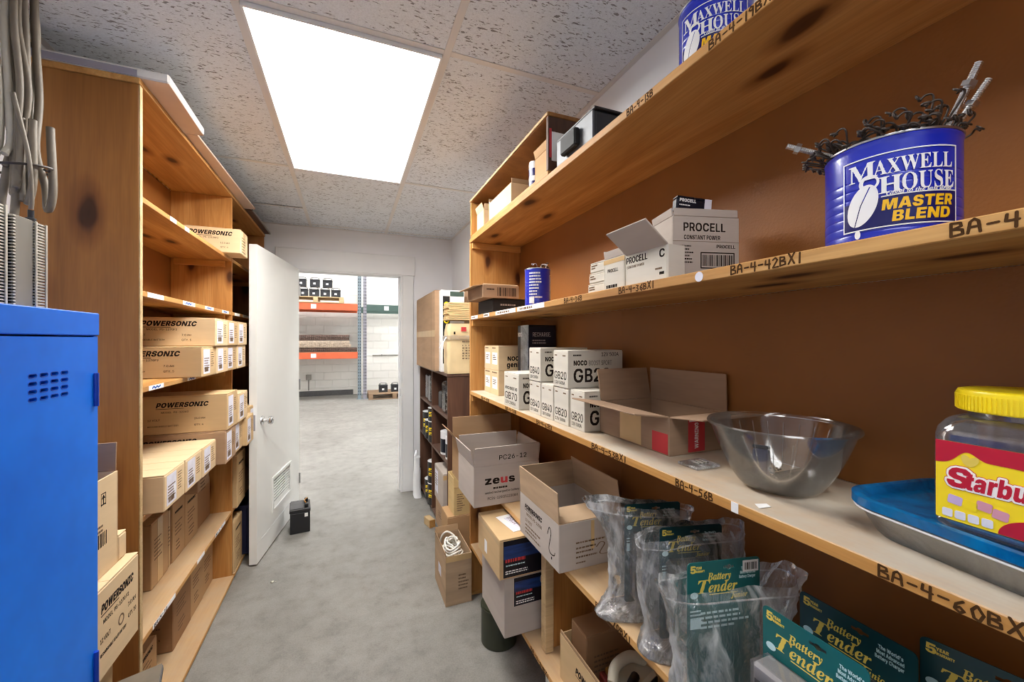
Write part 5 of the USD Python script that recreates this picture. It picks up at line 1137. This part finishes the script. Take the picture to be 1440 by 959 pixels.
part(t, 'sheet', bx(-.08, .075, -.075, .075, 0, .0008, 0), 'paper'); part(t, 'sheet', rot(bx(-.05, .05, -.06, .055, .001, .0018, 0), 7), 'paper_lilac')
part(t, 'print', [placed(extr(lines_poly(.09, 6, .004, .008, 3), .0004), (-.045, .045, .0018), (1, 0, 0), (0, 1, 0))], 'ink_soft')
# big torn open carton
squig = LineString(smooth_path([(.0, .06, 0), (.012, .085, 0), (.024, .070, 0), (.010, .020, 0), (.022, .006, 0), (.045, .010, 0), (.05, .02, 0)], 6)[:, :2]).buffer(.0016)
lg = T_logo(.016); lg = affinity.scale(lg, .14 / lg.bounds[2], 1, origin=(0, 0))
open_carton('carton', 'big open carton with a pen scribble and folded flaps jutting out of the lower shelf', 'carton', .596, .832, 1.082, 1.384, zl, zl + .148, {'left': (.098, 3), 'far': (.098, -4), 'right': (.11, -8), 'near': (.098, -86)}, 'grey', 'old',
            prints=[('left', [(lg, .045, .105, 'ink'), (T('MODEL PS-12550', .010, 'reg'), .06, .083, 'ink_soft'), (T('12 VOLT', .010, 'reg'), .05, .06, 'ink_soft'), (lines_poly(.13, 3, .005, .008, 6), .05, .05, 'ink_soft'), (squig, .225, .03, 'ink'), (R(.006, .008), .25, .02, 'ink')]),
                    ('near', [(lines_poly(.11, 2, .005, .012, 2), .06, .085, 'ink_soft'), (lines_poly(.09, 2, .005, .010, 8), .06, .055, 'ink_soft'), (lines_poly(.05, 1, .004, .010, 4), .06, .022, 'ink_soft'), (R(.012, .09), .115, .055, 'tape'), (affinity.scale(squig, 1.3, .5, origin=(0, 0)), .135, .028, 'ink_soft')])])
# open box of tools on the base board
open_carton('carton', 'open carton of tools and odd parts on the base board, maker name on its side', 'carton', .662, .92, .74, 1.195, zb5, zb5 + .150, {'left': (.012, 0)}, 'tan', 'inner', prints=[('left', [(affinity.scale(T_logo(.02), .8, 1, origin=(0, 0)), .10, .09, 'ink'), (lines_poly(.2, 3, .006, .008, 3), .12, .07, 'ink_soft')])])
zi = zb5 + .0046
carton('battery_box', 'grey taped box lying inside the open carton of tools', 'box', .70, .90, 1.092, 1.186, zi, zi + .190, 'deep', 0, prints=[('near', [(lines_poly(.14, 4, .006, .010, 4), .03, .12, 'ink_soft')])])
t = thing('charger_unit', 'cream coloured power tool charger lying in the open carton of tools', 'charger', (.770, .965, zi + .095), 20)
part(t, 'body', rot(bx(-.075, .085, -.042, .042, 0, .045, .014), 0), 'tool_cream'); part(t, 'grip', [tube(smooth_path([(-.06, .02, .05), (-.03, .03, .075), (.03, .02, .078), (.075, .0, .055)], 6), .016, 10)], 'tool_cream', smooth=50)
part(t, 'dark_grip', tube(smooth_path([(-.07, -.035, .047), (-.045, -.03, .066), (-.005, -.02, .062)], 5), .013, 10), 'black_plastic', smooth=50); part(t, 'socket', bx(.03, .075, -.0475, -.0425, .012, .034, .001), 'black_plastic')
t = thing('charger_cradle', 'small cream plastic cradle lying below the cream charger', 'cradle', (.745, .885, zi), 10)
part(t, 'body', bx(-.055, .06, -.035, .035, 0, .060, .010), 'tool_cream'); part(t, 'slot', bx(-.02, .03, -.0362, -.0352, .02, .045, 0), 'dark_slot')
t = thing('orange_holder', 'ochre plastic holder lying between the box and the charger', 'holder', (.80, 1.045, zi), -6)
part(t, 'body', bx(-.045, .05, -.03, .03, 0, .090, .006), 'ochre'); part(t, 'red_side', bx(-.065, -.0455, -.028, .028, 0, .08, .004), 'dark_red')
t = thing('tool_lead', 'grey lead looping out of the open carton of tools', 'lead', (.715, .845, zi + .003))
part(t, 'lead', tube(smooth_path([(-.02, .0, .068), (-.03, -.02, .11), (.0, -.032, .13), (.03, -.032, .10), (.04, -.03, .02), (.05, -.03, .004)], 6), .005, 8), 'cable_light', smooth=60); part(t, 'plug', bx(.05, .075, -.036, -.024, .0, .012, .002), 'cable_light')

# ------------------------------------------------------------------ charger packs on cards, poly bags
def charger_pack(label, x, y, z, rz, w=.150, h=.272, block='grey_case', group=None, mat='teal_card', tilt=0.0, front=True):
    t = thing('charger_pack', label, 'charger pack', (x, y, z), rz, group, rx=tilt)
    hang = unary_union([sbox(-.002, h - .0165, .022, h - .0115), Point(.010, h - .014).buffer(.005)])
    cardp = affinity.translate(rrect(w, h, .008), 0, h / 2).difference(hang)
    part(t, 'card', placed(extr(cardp, .0016), (0, .0016, 0), (1, 0, 0), (0, 0, 1)), mat)
    def dc(name, polys, m, lift=0.0):
        for g, u, v in polys: part(t, name, placed(extr(affinity.translate(g, u - w / 2, v), .0004), (0, -lift - .00005, 0), (1, 0, 0), (0, 0, 1)), m)
    dc('gold_lettering', [(T('Battery', .015, 'italic', width=.050), .042, h - .036), (T('T', .026, 'italic', width=.026), .022, h - .059), (T('ender', .021, 'italic', width=.062), .044, h - .059), (T('Junior', .011, 'italic', width=.036), .092, h - .074), (R(.060, .0014), .046, h - .0635),
                          (T('5', .014, 'black'), .006, h - .020), (T('YEAR', .005, 'black', width=.013), .017, h - .013), (T('WARRANTY', .004, 'black', width=.019), .017, h - .019)], 'print_gold')
    dc('white_lettering', [(T("The World's", .0055, 'bold', width=.030), .114, h - .022), (T('Most Advanced', .0055, 'bold', width=.033), .112, h - .030), (T('Battery Charger', .0055, 'bold', width=.035), .110, h - .038), (affinity.scale(Point(0, 0).buffer(1), .008, .006), .014, h - .062), (lines_poly(.026, 4, .003, .004, 5), .006, h - .09), (R(.022, .018), .006, h - .125)], 'print_cyan')
    if block:
        part(t, 'charger', bx(-.064, .012, -.0425, -.0005, h - .170, h - .074, .005), block)
        part(t, 'charger_label', bx(-.058, .006, -.0434, -.0426, h - .162, h - .098, 0), 'black_plastic')
        part(t, 'blister', bx(-.069, .060, -.047, -.0003, .02, h - .070, .008), 'jar_plastic')
        part(t, 'lead_coil', [tube(smooth_path([(.03 + .016 * math.cos(a), -.02 - .004 * k, .07 + .03 * math.sin(a)) for a in np.linspace(k, k + 6, 9)], 3), .003, 6) for k in range(3)], 'black_matte', kind='stuff', smooth=60)
    return t
charger_pack('green charger pack standing nearest the shelf edge, silver block under gold script', .648, .392, zl, -90, block='grey_case')
charger_pack('dark green charger pack standing second, behind the one with the silver block', .745, .388, zl, -90, w=.160, block='black_plastic', mat='teal_dark')
charger_pack('dark green charger pack standing at the lower right picture edge under the counter', .815, .255, zl, -78, block='black_plastic', mat='teal_dark')
p3 = charger_pack('teal charger pack with a barcode corner sticking out of the nearest plastic bag', .664, .556, zl + .012, -12, w=.155, h=.285, block=None)
part(p3, 'barcode_label', placed(extr(R(.034, .022), .0005), (.040, 0, .258), (1, 0, 0), (0, 0, 1)), 'paper'); part(p3, 'barcode_print', placed(extr(barcode(.026, .014, 16, 2), .0005), (.044, -.0004, .262), (1, 0, 0), (0, 0, 1)), 'ink'); part(p3, 'back_text', placed(extr(lines_poly(.12, 4, .004, .005, 3), .0004), (-.05, 0, .190), (1, 0, 0), (0, 0, 1)), 'print_cyan')
charger_pack('dark green charger pack inside the middle plastic bag', .756, .724, zl + .012, -14, w=.160, h=.262, block='black_plastic', mat='teal_dark')
charger_pack('dark green charger pack inside the farthest plastic bag', .764, .864, zl + .012, -14, w=.160, h=.262, block='black_plastic', mat='teal_dark')
def poly_bag(label, x, y, z, rz, a, b, h, seed, lean=0.0, mouth=0.0):
    t = thing('plastic_bag', label, 'plastic bag', (x, y, z), rz, 'crumpled clear plastic bags of charger packs')
    NT, NZ = 120, 64
    th = np.linspace(0, 2 * np.pi, NT, endpoint=False)
    rings = []
    for i in range(NZ + 1):
        s = i / NZ
        wa = a * (0.86 + .10 * math.sin(s * 5 + seed) + .16 * max(0, s - .75) / .25 + .22 * max(0, .18 - s) / .18)
        wb = b * (1.06 - .20 * s) * (0.95 + .06 * math.sin(s * 7 + seed * 2)) + .002
        if s > .93: wb *= 1 - (s - .93) / .07 * .22
        n = 2.6
        c, sn = np.cos(th), np.sin(th)
        px = np.sign(c) * np.abs(c) ** (2 / n) * wa; py = np.sign(sn) * np.abs(sn) ** (2 / n) * wb
        zz = np.full(NT, s * h)
        p = np.c_[px, py, zz]
        n1 = meshkit.fbm(np.c_[px * 14 + seed * 7, py * 14, zz * 9], 4, seed); n2 = np.abs(meshkit.fbm(np.c_[px * 22 + 3, py * 22 + seed, zz * 30 + px * 30], 3, seed + 5) - .5) * 2
        amp = .026 * (n1 - .45) + .009 * (.35 - n2) + .005 * math.cos(seed) * np.sin(th * 9 + 3 * np.sin(s * 4 + seed))
        nn = np.c_[px / (wa * wa), py / (wb * wb)]; nn /= np.linalg.norm(nn, axis=1, keepdims=True) + 1e-9
        p[:, :2] += nn * amp[:, None] * min(1, s * 6 + .35)
        p[:, 2] += (.030 * (meshkit.fbm(np.c_[px * 12, py * 12, np.full(NT, seed * 3.1)], 3, seed + 9) - .4) + mouth * px / a) * s * s
        p[:, 0] += lean * s * s
        p[:, 2] = np.maximum(p[:, 2], .0008)
        rings.append(p)
    part(t, 'film', loft(rings, True, False), 'poly_bag', smooth=True)
    part(t, 'fold', tube(smooth_path(rings[int(NZ * .95)][::8], 3), .0016, 5), 'poly_bag', smooth=60)
    return t
poly_bag('farthest crumpled clear plastic bag on the lower shelf, corner flaring over the aisle', .760, .852, zl, -14, .140, .056, .280, 2, -.05, -.02)
poly_bag('middle crumpled clear plastic bag on the lower shelf', .752, .712, zl, -14, .138, .056, .272, 5, -.01, .01)
poly_bag('nearest crumpled clear plastic bag on the lower shelf, teal card showing at its mouth', .660, .548, zl, -12, .132, .052, .268, 9, .01, .0)

# ------------------------------------------------------------------ on the floor by the right unit
t = thing('green_drum', 'dark green round container on the floor under the stickered cartons', 'container', (.665, 1.80, .0005))
part(t, 'body', cyl(0, 0, 0, .165, .085, 36), 'green_bucket', smooth=40); part(t, 'rim', lathe([(.083, .163), (.088, .163), (.088, .172), (.083, .172)], 36), 'green_bucket', smooth=40); part(t, 'lid', cyl(0, 0, .1725, .178, .082, 36), 'green_bucket', smooth=40)
for (x, y, r, h, lab) in ((.735, 1.285, .075, .24, 'white plastic tub on the floor under the base board, farther of two'), (.730, 1.09, .080, .24, 'white plastic tub on the floor under the base board, nearer of two')):
    t = thing('white_tub', lab, 'tub', (x, y, .0005))
    part(t, 'body', lathe([(0, 0), (r * .9, 0), (r * .92, .004), (r, h), (r - .003, h), (r * .9, .006), (0, .006)], 36), 'white_bucket', smooth=40); part(t, 'lid', cyl(0, 0, h + .0003, h + .010, r + .003, 36), 'white_bucket', smooth=40)
t = thing('brick_chip', 'small red chip of brick on the concrete floor', 'brick chip', (.505, 1.43, .0005), 25)
part(t, 'chip', bx(-.011, .011, -.009, .009, 0, .009, .003), 'brick_red'); part(t, 'crumb', bx(.014, .018, -.003, .002, 0, .003, .001), 'brick_red')
open_carton('carton', 'open carton of white cords standing on the floor at the end of the right unit', 'carton', .478, .622, 2.115, 2.40, .0005, .268, {'far': (.035, 20), 'left': (.02, 10)}, 'old', 'inner', prints=[('near', [(lines_poly(.06, 5, .008, .010, 4), .07, .16, 'ink_soft'), (R(.14, .03), .002, .235, 'tape')]), ('left', [(R(.07, .055), .10, .10, 'paper_lilac')])])
t = thing('cord_coil', 'coil of white electric cord in the open floor carton', 'cord', (.545, 2.22, .255))
q = random.Random(8)
for k in range(8):
    a0, rr, zz = q.uniform(0, 6.28), q.uniform(.030, .056), .01 + .008 * k
    part(t, 'cord_loop', tube(smooth_path([(q.uniform(-.004, .004) + rr * math.cos(a0 + a), rr * 1.5 * math.sin(a0 + a), zz + .012 * math.sin(a * 2 + k)) for a in np.linspace(0, 6.0, 12)], 4), .0055, 8), 'cord_white', smooth=60)
part(t, 'cord_arch', tube(smooth_path([(-.045, .12, -.02), (-.04, .11, .05), (-.01, .09, .085), (.03, .06, .06), (.045, .03, .0)], 6), .0055, 8), 'cord_white', smooth=60)
part(t, 'cord_arch', tube(smooth_path([(-.03, .04, .02), (-.015, .03, .075), (.015, .02, .078), (.035, .0, .02)], 6), .005, 8), 'cord_white', smooth=60)
t.GetAttribute('xformOp:translate').Set(Gf.Vec3d(.545, 2.24, .215))
carton('carton', 'plain carton filling the bottom of the floor space behind the open cord carton', 'carton', .56, .74, 2.425, 2.60, .0005, .34, 'brown', 0)
open_carton('carton', 'tall narrow yellowish carton standing open behind the cord carton', 'carton', .600, .755, 2.43, 2.585, .3412, .520, {'near': (.055, -4), 'far': (.05, 6), 'left': (.05, 2)}, 'yellow', 'yellow', prints=[('near', [(lines_poly(.05, 8, .006, .008, 6), .02, .13, 'ink_soft'), (R(.152, .008), .001, .165, 'tape')])])

# ------------------------------------------------------------------ dark brown shelf unit by the door
BS = (.775, 3.26, 0)
bs = thing('brown_shelf_unit', 'low dark brown wooden shelf unit by the doorway with cartons piled on it', 'shelf unit', BS)
BF, BY0, BY1 = .622, 2.690, 3.845
def bp(n, m, mat='dark_wood', **k): return wpart(bs, n, m, mat, **k)
bp('side_panel', bx(BF, .936, BY0, BY0 + .019, 0, 1.178, .0015)); bp('divider', bx(BF, .936, 3.250, 3.269, .071, 1.178, .0015)); bp('side_panel', bx(BF, .936, BY1 - .019, BY1, 0, 1.178, .0015))
bp('top_board', bx(BF - .004, .936, BY0 - .004, BY1, 1.1785, 1.1975, .0015), 'dark_wood_y'); bp('back_panel', bx(.9305, .9355, BY0 + .02, BY1 - .02, .01, 1.178, 0))
for z in (.90, .588, .070):
    for a, b in ((BY0 + .0195, 3.2495), (3.2695, BY1 - .0195)): bp('shelf_board', bx(BF + .001, .930, a, b, z - .019, z, .0015), 'dark_wood_y')
for z in (.735, .60): bp('shelf_pin', lathe([(0, 0), (.010, 0), (.010, .003), (0, .004)], 16).apply_transform(frame_of((.712, BY0 - .0003, z), (1, 0, 0), (0, 0, 1))), 'can_white')
def supply_can(label, x, y, z, r, h, group, style='yellow'):
    t = thing('supply_can', label, 'can', (x, y, z), 0, group)
    part(t, 'body', cyl(0, 0, 0, h, r, 28), 'black_plastic' if style == 'yellow' else 'can_white', smooth=40)
    part(t, 'lid', lathe([(0, h + .0003), (r * .9, h + .0003), (r * 1.02, h + .002), (r * 1.02, h + .007), (r * .9, h + .008), (r * .86, h + .004), (0, h + .004)], 28), 'can_white', smooth=40)
    a0 = facing(x, y, .1)
    if style == 'yellow':
        part(t, 'label_band', [wrap(sbox(-r * 1.1, 0, r * 1.3, h * .15), r + .0002, h * .36, a0), wrap(sbox(-r * 1.1, 0, r * 1.3, h * .15), r + .0002, h * .58, a0)], 'label_yellow'); part(t, 'label_print', [wrap(affinity.translate(lines_poly(r * 2, 1, h * .06, .01, int(y * 100)), -r * .9, 0), r + .0009, h * .66, a0), wrap(affinity.translate(lines_poly(r * 2, 1, h * .06, .01, int(y * 90)), -r * .9, 0), r + .0009, h * .44, a0)], 'black_matte')
    else:
        part(t, 'label_band', [wrap(sbox(-r * 1.5, 0, r * 1.5, h * .62), r + .0002, h * .1, a0)], 'panel_black'); part(t, 'label_print', [wrap(cen(T('U', h * .3, 'black'), 0), r + .0008, h * .28, a0)], 'ink_red')
    return t
SG = 'black cans with yellow labels in the brown shelf unit'
for (x, y, z, r, h, lab) in ((.658, 3.33, .5886, .052, .165, 'black and yellow can in the front of the middle shelf of the brown unit'), (.658, 3.33, .7640, .052, .100, 'black and yellow can stacked on another, below the top shelf of the brown unit'), (.656, 3.47, .5886, .052, .150, 'black and yellow can farther back beside the stacked ones in the brown unit'), (.660, 3.61, .5886, .050, .20, 'dark can deepest in the middle shelf of the brown unit'),
                             (.660, 3.34, .0706, .055, .17, 'black and yellow can low down in the far bay of the brown unit'), (.660, 3.34, .2500, .055, .17, 'black and yellow can stacked on the low one in the far bay'), (.660, 3.48, .0706, .055, .16, 'dark can low in the far bay, behind the stacked pair')):
    supply_can(lab, x, y, z, r, h, SG)
SW = 'white-topped cans in the near bay of the brown unit'
supply_can('white-topped dark can nearest in the near bay of the brown unit', .690, 2.80, .5886, .058, .15, SW, 'white'); supply_can('white-topped can behind the nearest one in the near bay', .685, 2.94, .5886, .058, .16, SW, 'white')
for k, (x, y, z, lab) in enumerate(((.685, 3.42, .9006, 'clear bag of small metal parts on the top shelf of the brown unit, far bay'), (.70, 3.62, .9006, 'second clear bag of metal parts on the top shelf, deepest in the far bay'), (.69, 2.88, .9006, 'clear box of metal parts on the top shelf of the brown unit, near bay'))):
    t = thing('parts_pack', lab, 'pack', (x, y, z))
    q = random.Random(k + 40)
    part(t, 'contents', [mv(rot(bx(-.02, .02, -.008, .008, -.006, .006, .002), q.uniform(0, 180), (q.random(), q.random(), 1)), q.uniform(-.03, .03), q.uniform(-.04, .04), .02 + .16 * j / 22) for j in range(22)], 'steel', kind='stuff'); part(t, 'bag', bx(-.055, .055, -.065, .065, 0, .225, .014), 'clear_plastic')
t = thing('black_part', 'black plastic fitting on the top shelf of the brown unit beside the clear box', 'fitting', (.70, 3.08, .9006))
part(t, 'body', bx(-.05, .05, -.06, .06, 0, .13, .012), 'black_plastic'); part(t, 'knob', cyl(0, 0, .1303, .165, .03, 20), 'black_matte', smooth=40)
carton('carton', 'grey taped carton jutting out of the bottom of the brown unit, label on its side', 'carton', .595, .86, 2.715, 3.00, .268, .508, 'grey', 0, prints=[('left', [(R(.10, .16), .02, .05, 'paper_lilac'), (lines_poly(.08, 5, .006, .012, 4), .03, .18, 'ink_soft', .0007)]), ('near', [(R(.26, .03), .002, .20, 'tape')])])
carton('carton', 'dusty brown carton under the grey taped one in the brown unit', 'carton', .600, .87, 2.715, 2.99, .0706, .2672, 'dull', 0, prints=[('left', [(lines_poly(.1, 3, .006, .01, 9), .1, .13, 'ink_soft')])])
t = thing('wood_wedge', 'short wooden block poking out under the grey carton by the brown unit', 'wood block', (.572, 3.10, .0005), 15)
part(t, 'block', bx(-.02, .025, -.05, .05, 0, .06, .003), 'pale_wood'); part(t, 'end_grain', bx(-.0205, .0255, -.0525, -.0503, .002, .058, 0), 'pine_y')
t = thing('white_bag', 'white plastic sheet bundled on the floor by the door casing', 'plastic sheet', (.668, 3.30, .0))
t.GetAttribute('xformOp:translate').Set(Gf.Vec3d(.578, 3.74, .0005))
rings = []
for i in range(15):
    s = i / 14; ring = rring(.055 * (1 - .35 * s) + .01, .14 * (1 - .35 * s), .03 * (1 - .45 * s), s * .36, 10)
    nz = meshkit.fbm(ring * 14 + 3, 3, 4) - .5; ring[:, :2] *= 1 + .5 * nz[:, None]; rings.append(ring)
part(t, 'sheet', loft(rings), 'can_white', smooth=50); part(t, 'tied_neck', tube([(-.012, .0, .36), (.0, .02, .41)], [.018, .008], 8), 'can_white', smooth=60)
# on the brown unit
zt2 = 1.1985
bigc, bd = carton('carton', 'very large brown carton on the brown shelf unit by the doorway, tape round its middle', 'carton', .585, .92, 2.945, 3.80, zt2, zt2 + .60, 'dull', 0, prints=[('left', [(R(.85, .05), .002, .255, 'tape'), (R(.004, .59), .72, .005, 'ink_soft')])])
t = thing('display_carton', 'white and black carton with round yellow symbols beside the large brown carton', 'carton', (.70, 2.905, zt2 + .0))
part(t, 'body', bx(-.085, .09, -.03, .034, 0, .595, .003), 'paper')
part(t, 'black_strip', bx(-.070, -.020, -.0312, -.0302, .06, .55, 0), 'black_matte')
for z in (.13, .25, .37, .49): part(t, 'yellow_symbol', placed(extr(Point(0, 0).buffer(.019).difference(Point(0, 0).buffer(.009)), .0006), (-.045, -.0312, z), (1, 0, 0), (0, 0, 1)), 'label_yellow')
part(t, 'strip', bx(-.017, .085, -.0312, -.0302, .55, .585, 0), 'green_beam')
# wrapped sack and flat cartons
SKX, SKY = .735, 2.70
t = thing('paper_sack', 'wrapped yellowish paper sack with printed tables standing on the brown unit', 'sack', (SKX, 2.745, zt2))
rings = []
for i in range(25):
    s = i / 24; wv = .232 * (1 - .10 * max(0, s - .85) / .15) ; dv = .13 * (1 - .12 * max(0, s - .85) / .15)
    ring = rring(wv, dv, .022, s * .345, 14)
    nz = meshkit.fbm(ring * 16 + 1, 4, 6) - .5; ring[:, :2] *= 1 + .10 * nz[:, None]
    if i in (0,): ring[:, :2] *= .97
    ring[:, 2] += 0 if i == 0 else .02 * nz * s; rings.append(ring)
part(t, 'body', loft(rings), 'kraft_sack', smooth=50)
fo = np.array([-.116, -.0735, 0])
def sk(polys, m): part(t, 'printed_text', [placed(extr(g, .0006), fo + np.array([u, 0, v]), (1, 0, 0), (0, 0, 1)) for g, u, v in polys], m)
sk([(lines_poly(.09, 1, .010, .01, 1), .10, .225), (unary_union([sbox(i * .022, j * .018, i * .022 + q.choice([.006, .010, .014]), j * .018 + .008) for i in range(5) for j in range(6)]), .10, .10)], 'ink_soft')
sk([(R(.036, .030), .092, .290)], 'ink_red'); sk([(R(.012, .018), .040, .27)], 'ink')
part(t, 'plastic_wrap', bx(-.1215, .120, -.076, .070, .23, .262, .018), 'shrink_wrap')
part(t, 'strap_end', tube(smooth_path([(-.118, -.04, .25), (-.14, -.05, .22), (-.15, -.06, .17)], 5), .004, 6), 'can_white', smooth=60); part(t, 'strap_end', tube(smooth_path([(-.118, -.03, .25), (-.15, -.03, .20), (-.165, -.03, .175)], 5), .004, 6), 'can_white', smooth=60)
t = thing('flat_carton_stack', 'stack of folded flat kraft cartons lying on the wrapped paper sack', 'flat cartons', (.752, 2.745, zt2 + .368))
for k in range(9): part(t, 'flat_carton', rot(bx(-.135 + .004 * (k % 3), .125, -.075, .075 + .003 * (k % 2), k * .0135, k * .0135 + .0115, .002), (k % 3 - 1) * 1.5), 'kraft')
# battery by the door
t = thing('floor_battery', 'black vehicle battery with terminals standing on the floor against the open door', 'battery', (-.345, 3.42, .0005), 6)
part(t, 'case', [bx(-.066, .066, -.088, .088, 0, .150, .004), bx(-.069, .069, -.091, .091, .1505, .178, .004)], 'black_plastic'); part(t, 'cover', bx(-.063, .02, -.085, .085, .1783, .184, .002), 'grey_foam')
for y in (-.055, .055): part(t, 'terminal', bx(.030, .055, y - .014, y + .014, .1783, .205, .004), 'black_plastic')
part(t, 'terminal_clamp', tube(smooth_path([(.04, -.05, .2052), (.03, -.02, .215), (.045, .03, .212), (.05, .052, .2052)], 5), .004, 6), 'ochre', smooth=60); part(t, 'label_sticker', bx(.030, .052, -.0925, -.0915, .118, .145, 0), 'paper')
for k, (x, y, lab) in enumerate(((-.42, 2.72, 'crumpled bit of foil on the floor before the left unit'), (-.33, 1.62, 'small pale scrap on the floor near the left unit, nearest the viewer'), (.30, 1.60, 'tiny dark scrap on the floor in the middle of the aisle'))):
    t = thing('floor_scrap', lab, 'scrap', (x, y, .0005), 30 * k)
    m = trimesh.creation.icosphere(2, .010); m.vertices *= 1 + .5 * (meshkit.fbm(m.vertices * 120, 3, k)[:, None] - .5); m.vertices[:, 2] *= .35; mv(m, 0, 0, -m.vertices[:, 2].min())
    part(t, 'scrap', m, ['foil', 'paper', 'dust_dark'][k]); part(t, 'flake', bx(.014, .024, -.003, .002, 0, .002, .0005), ['foil', 'paper', 'dust_dark'][k])
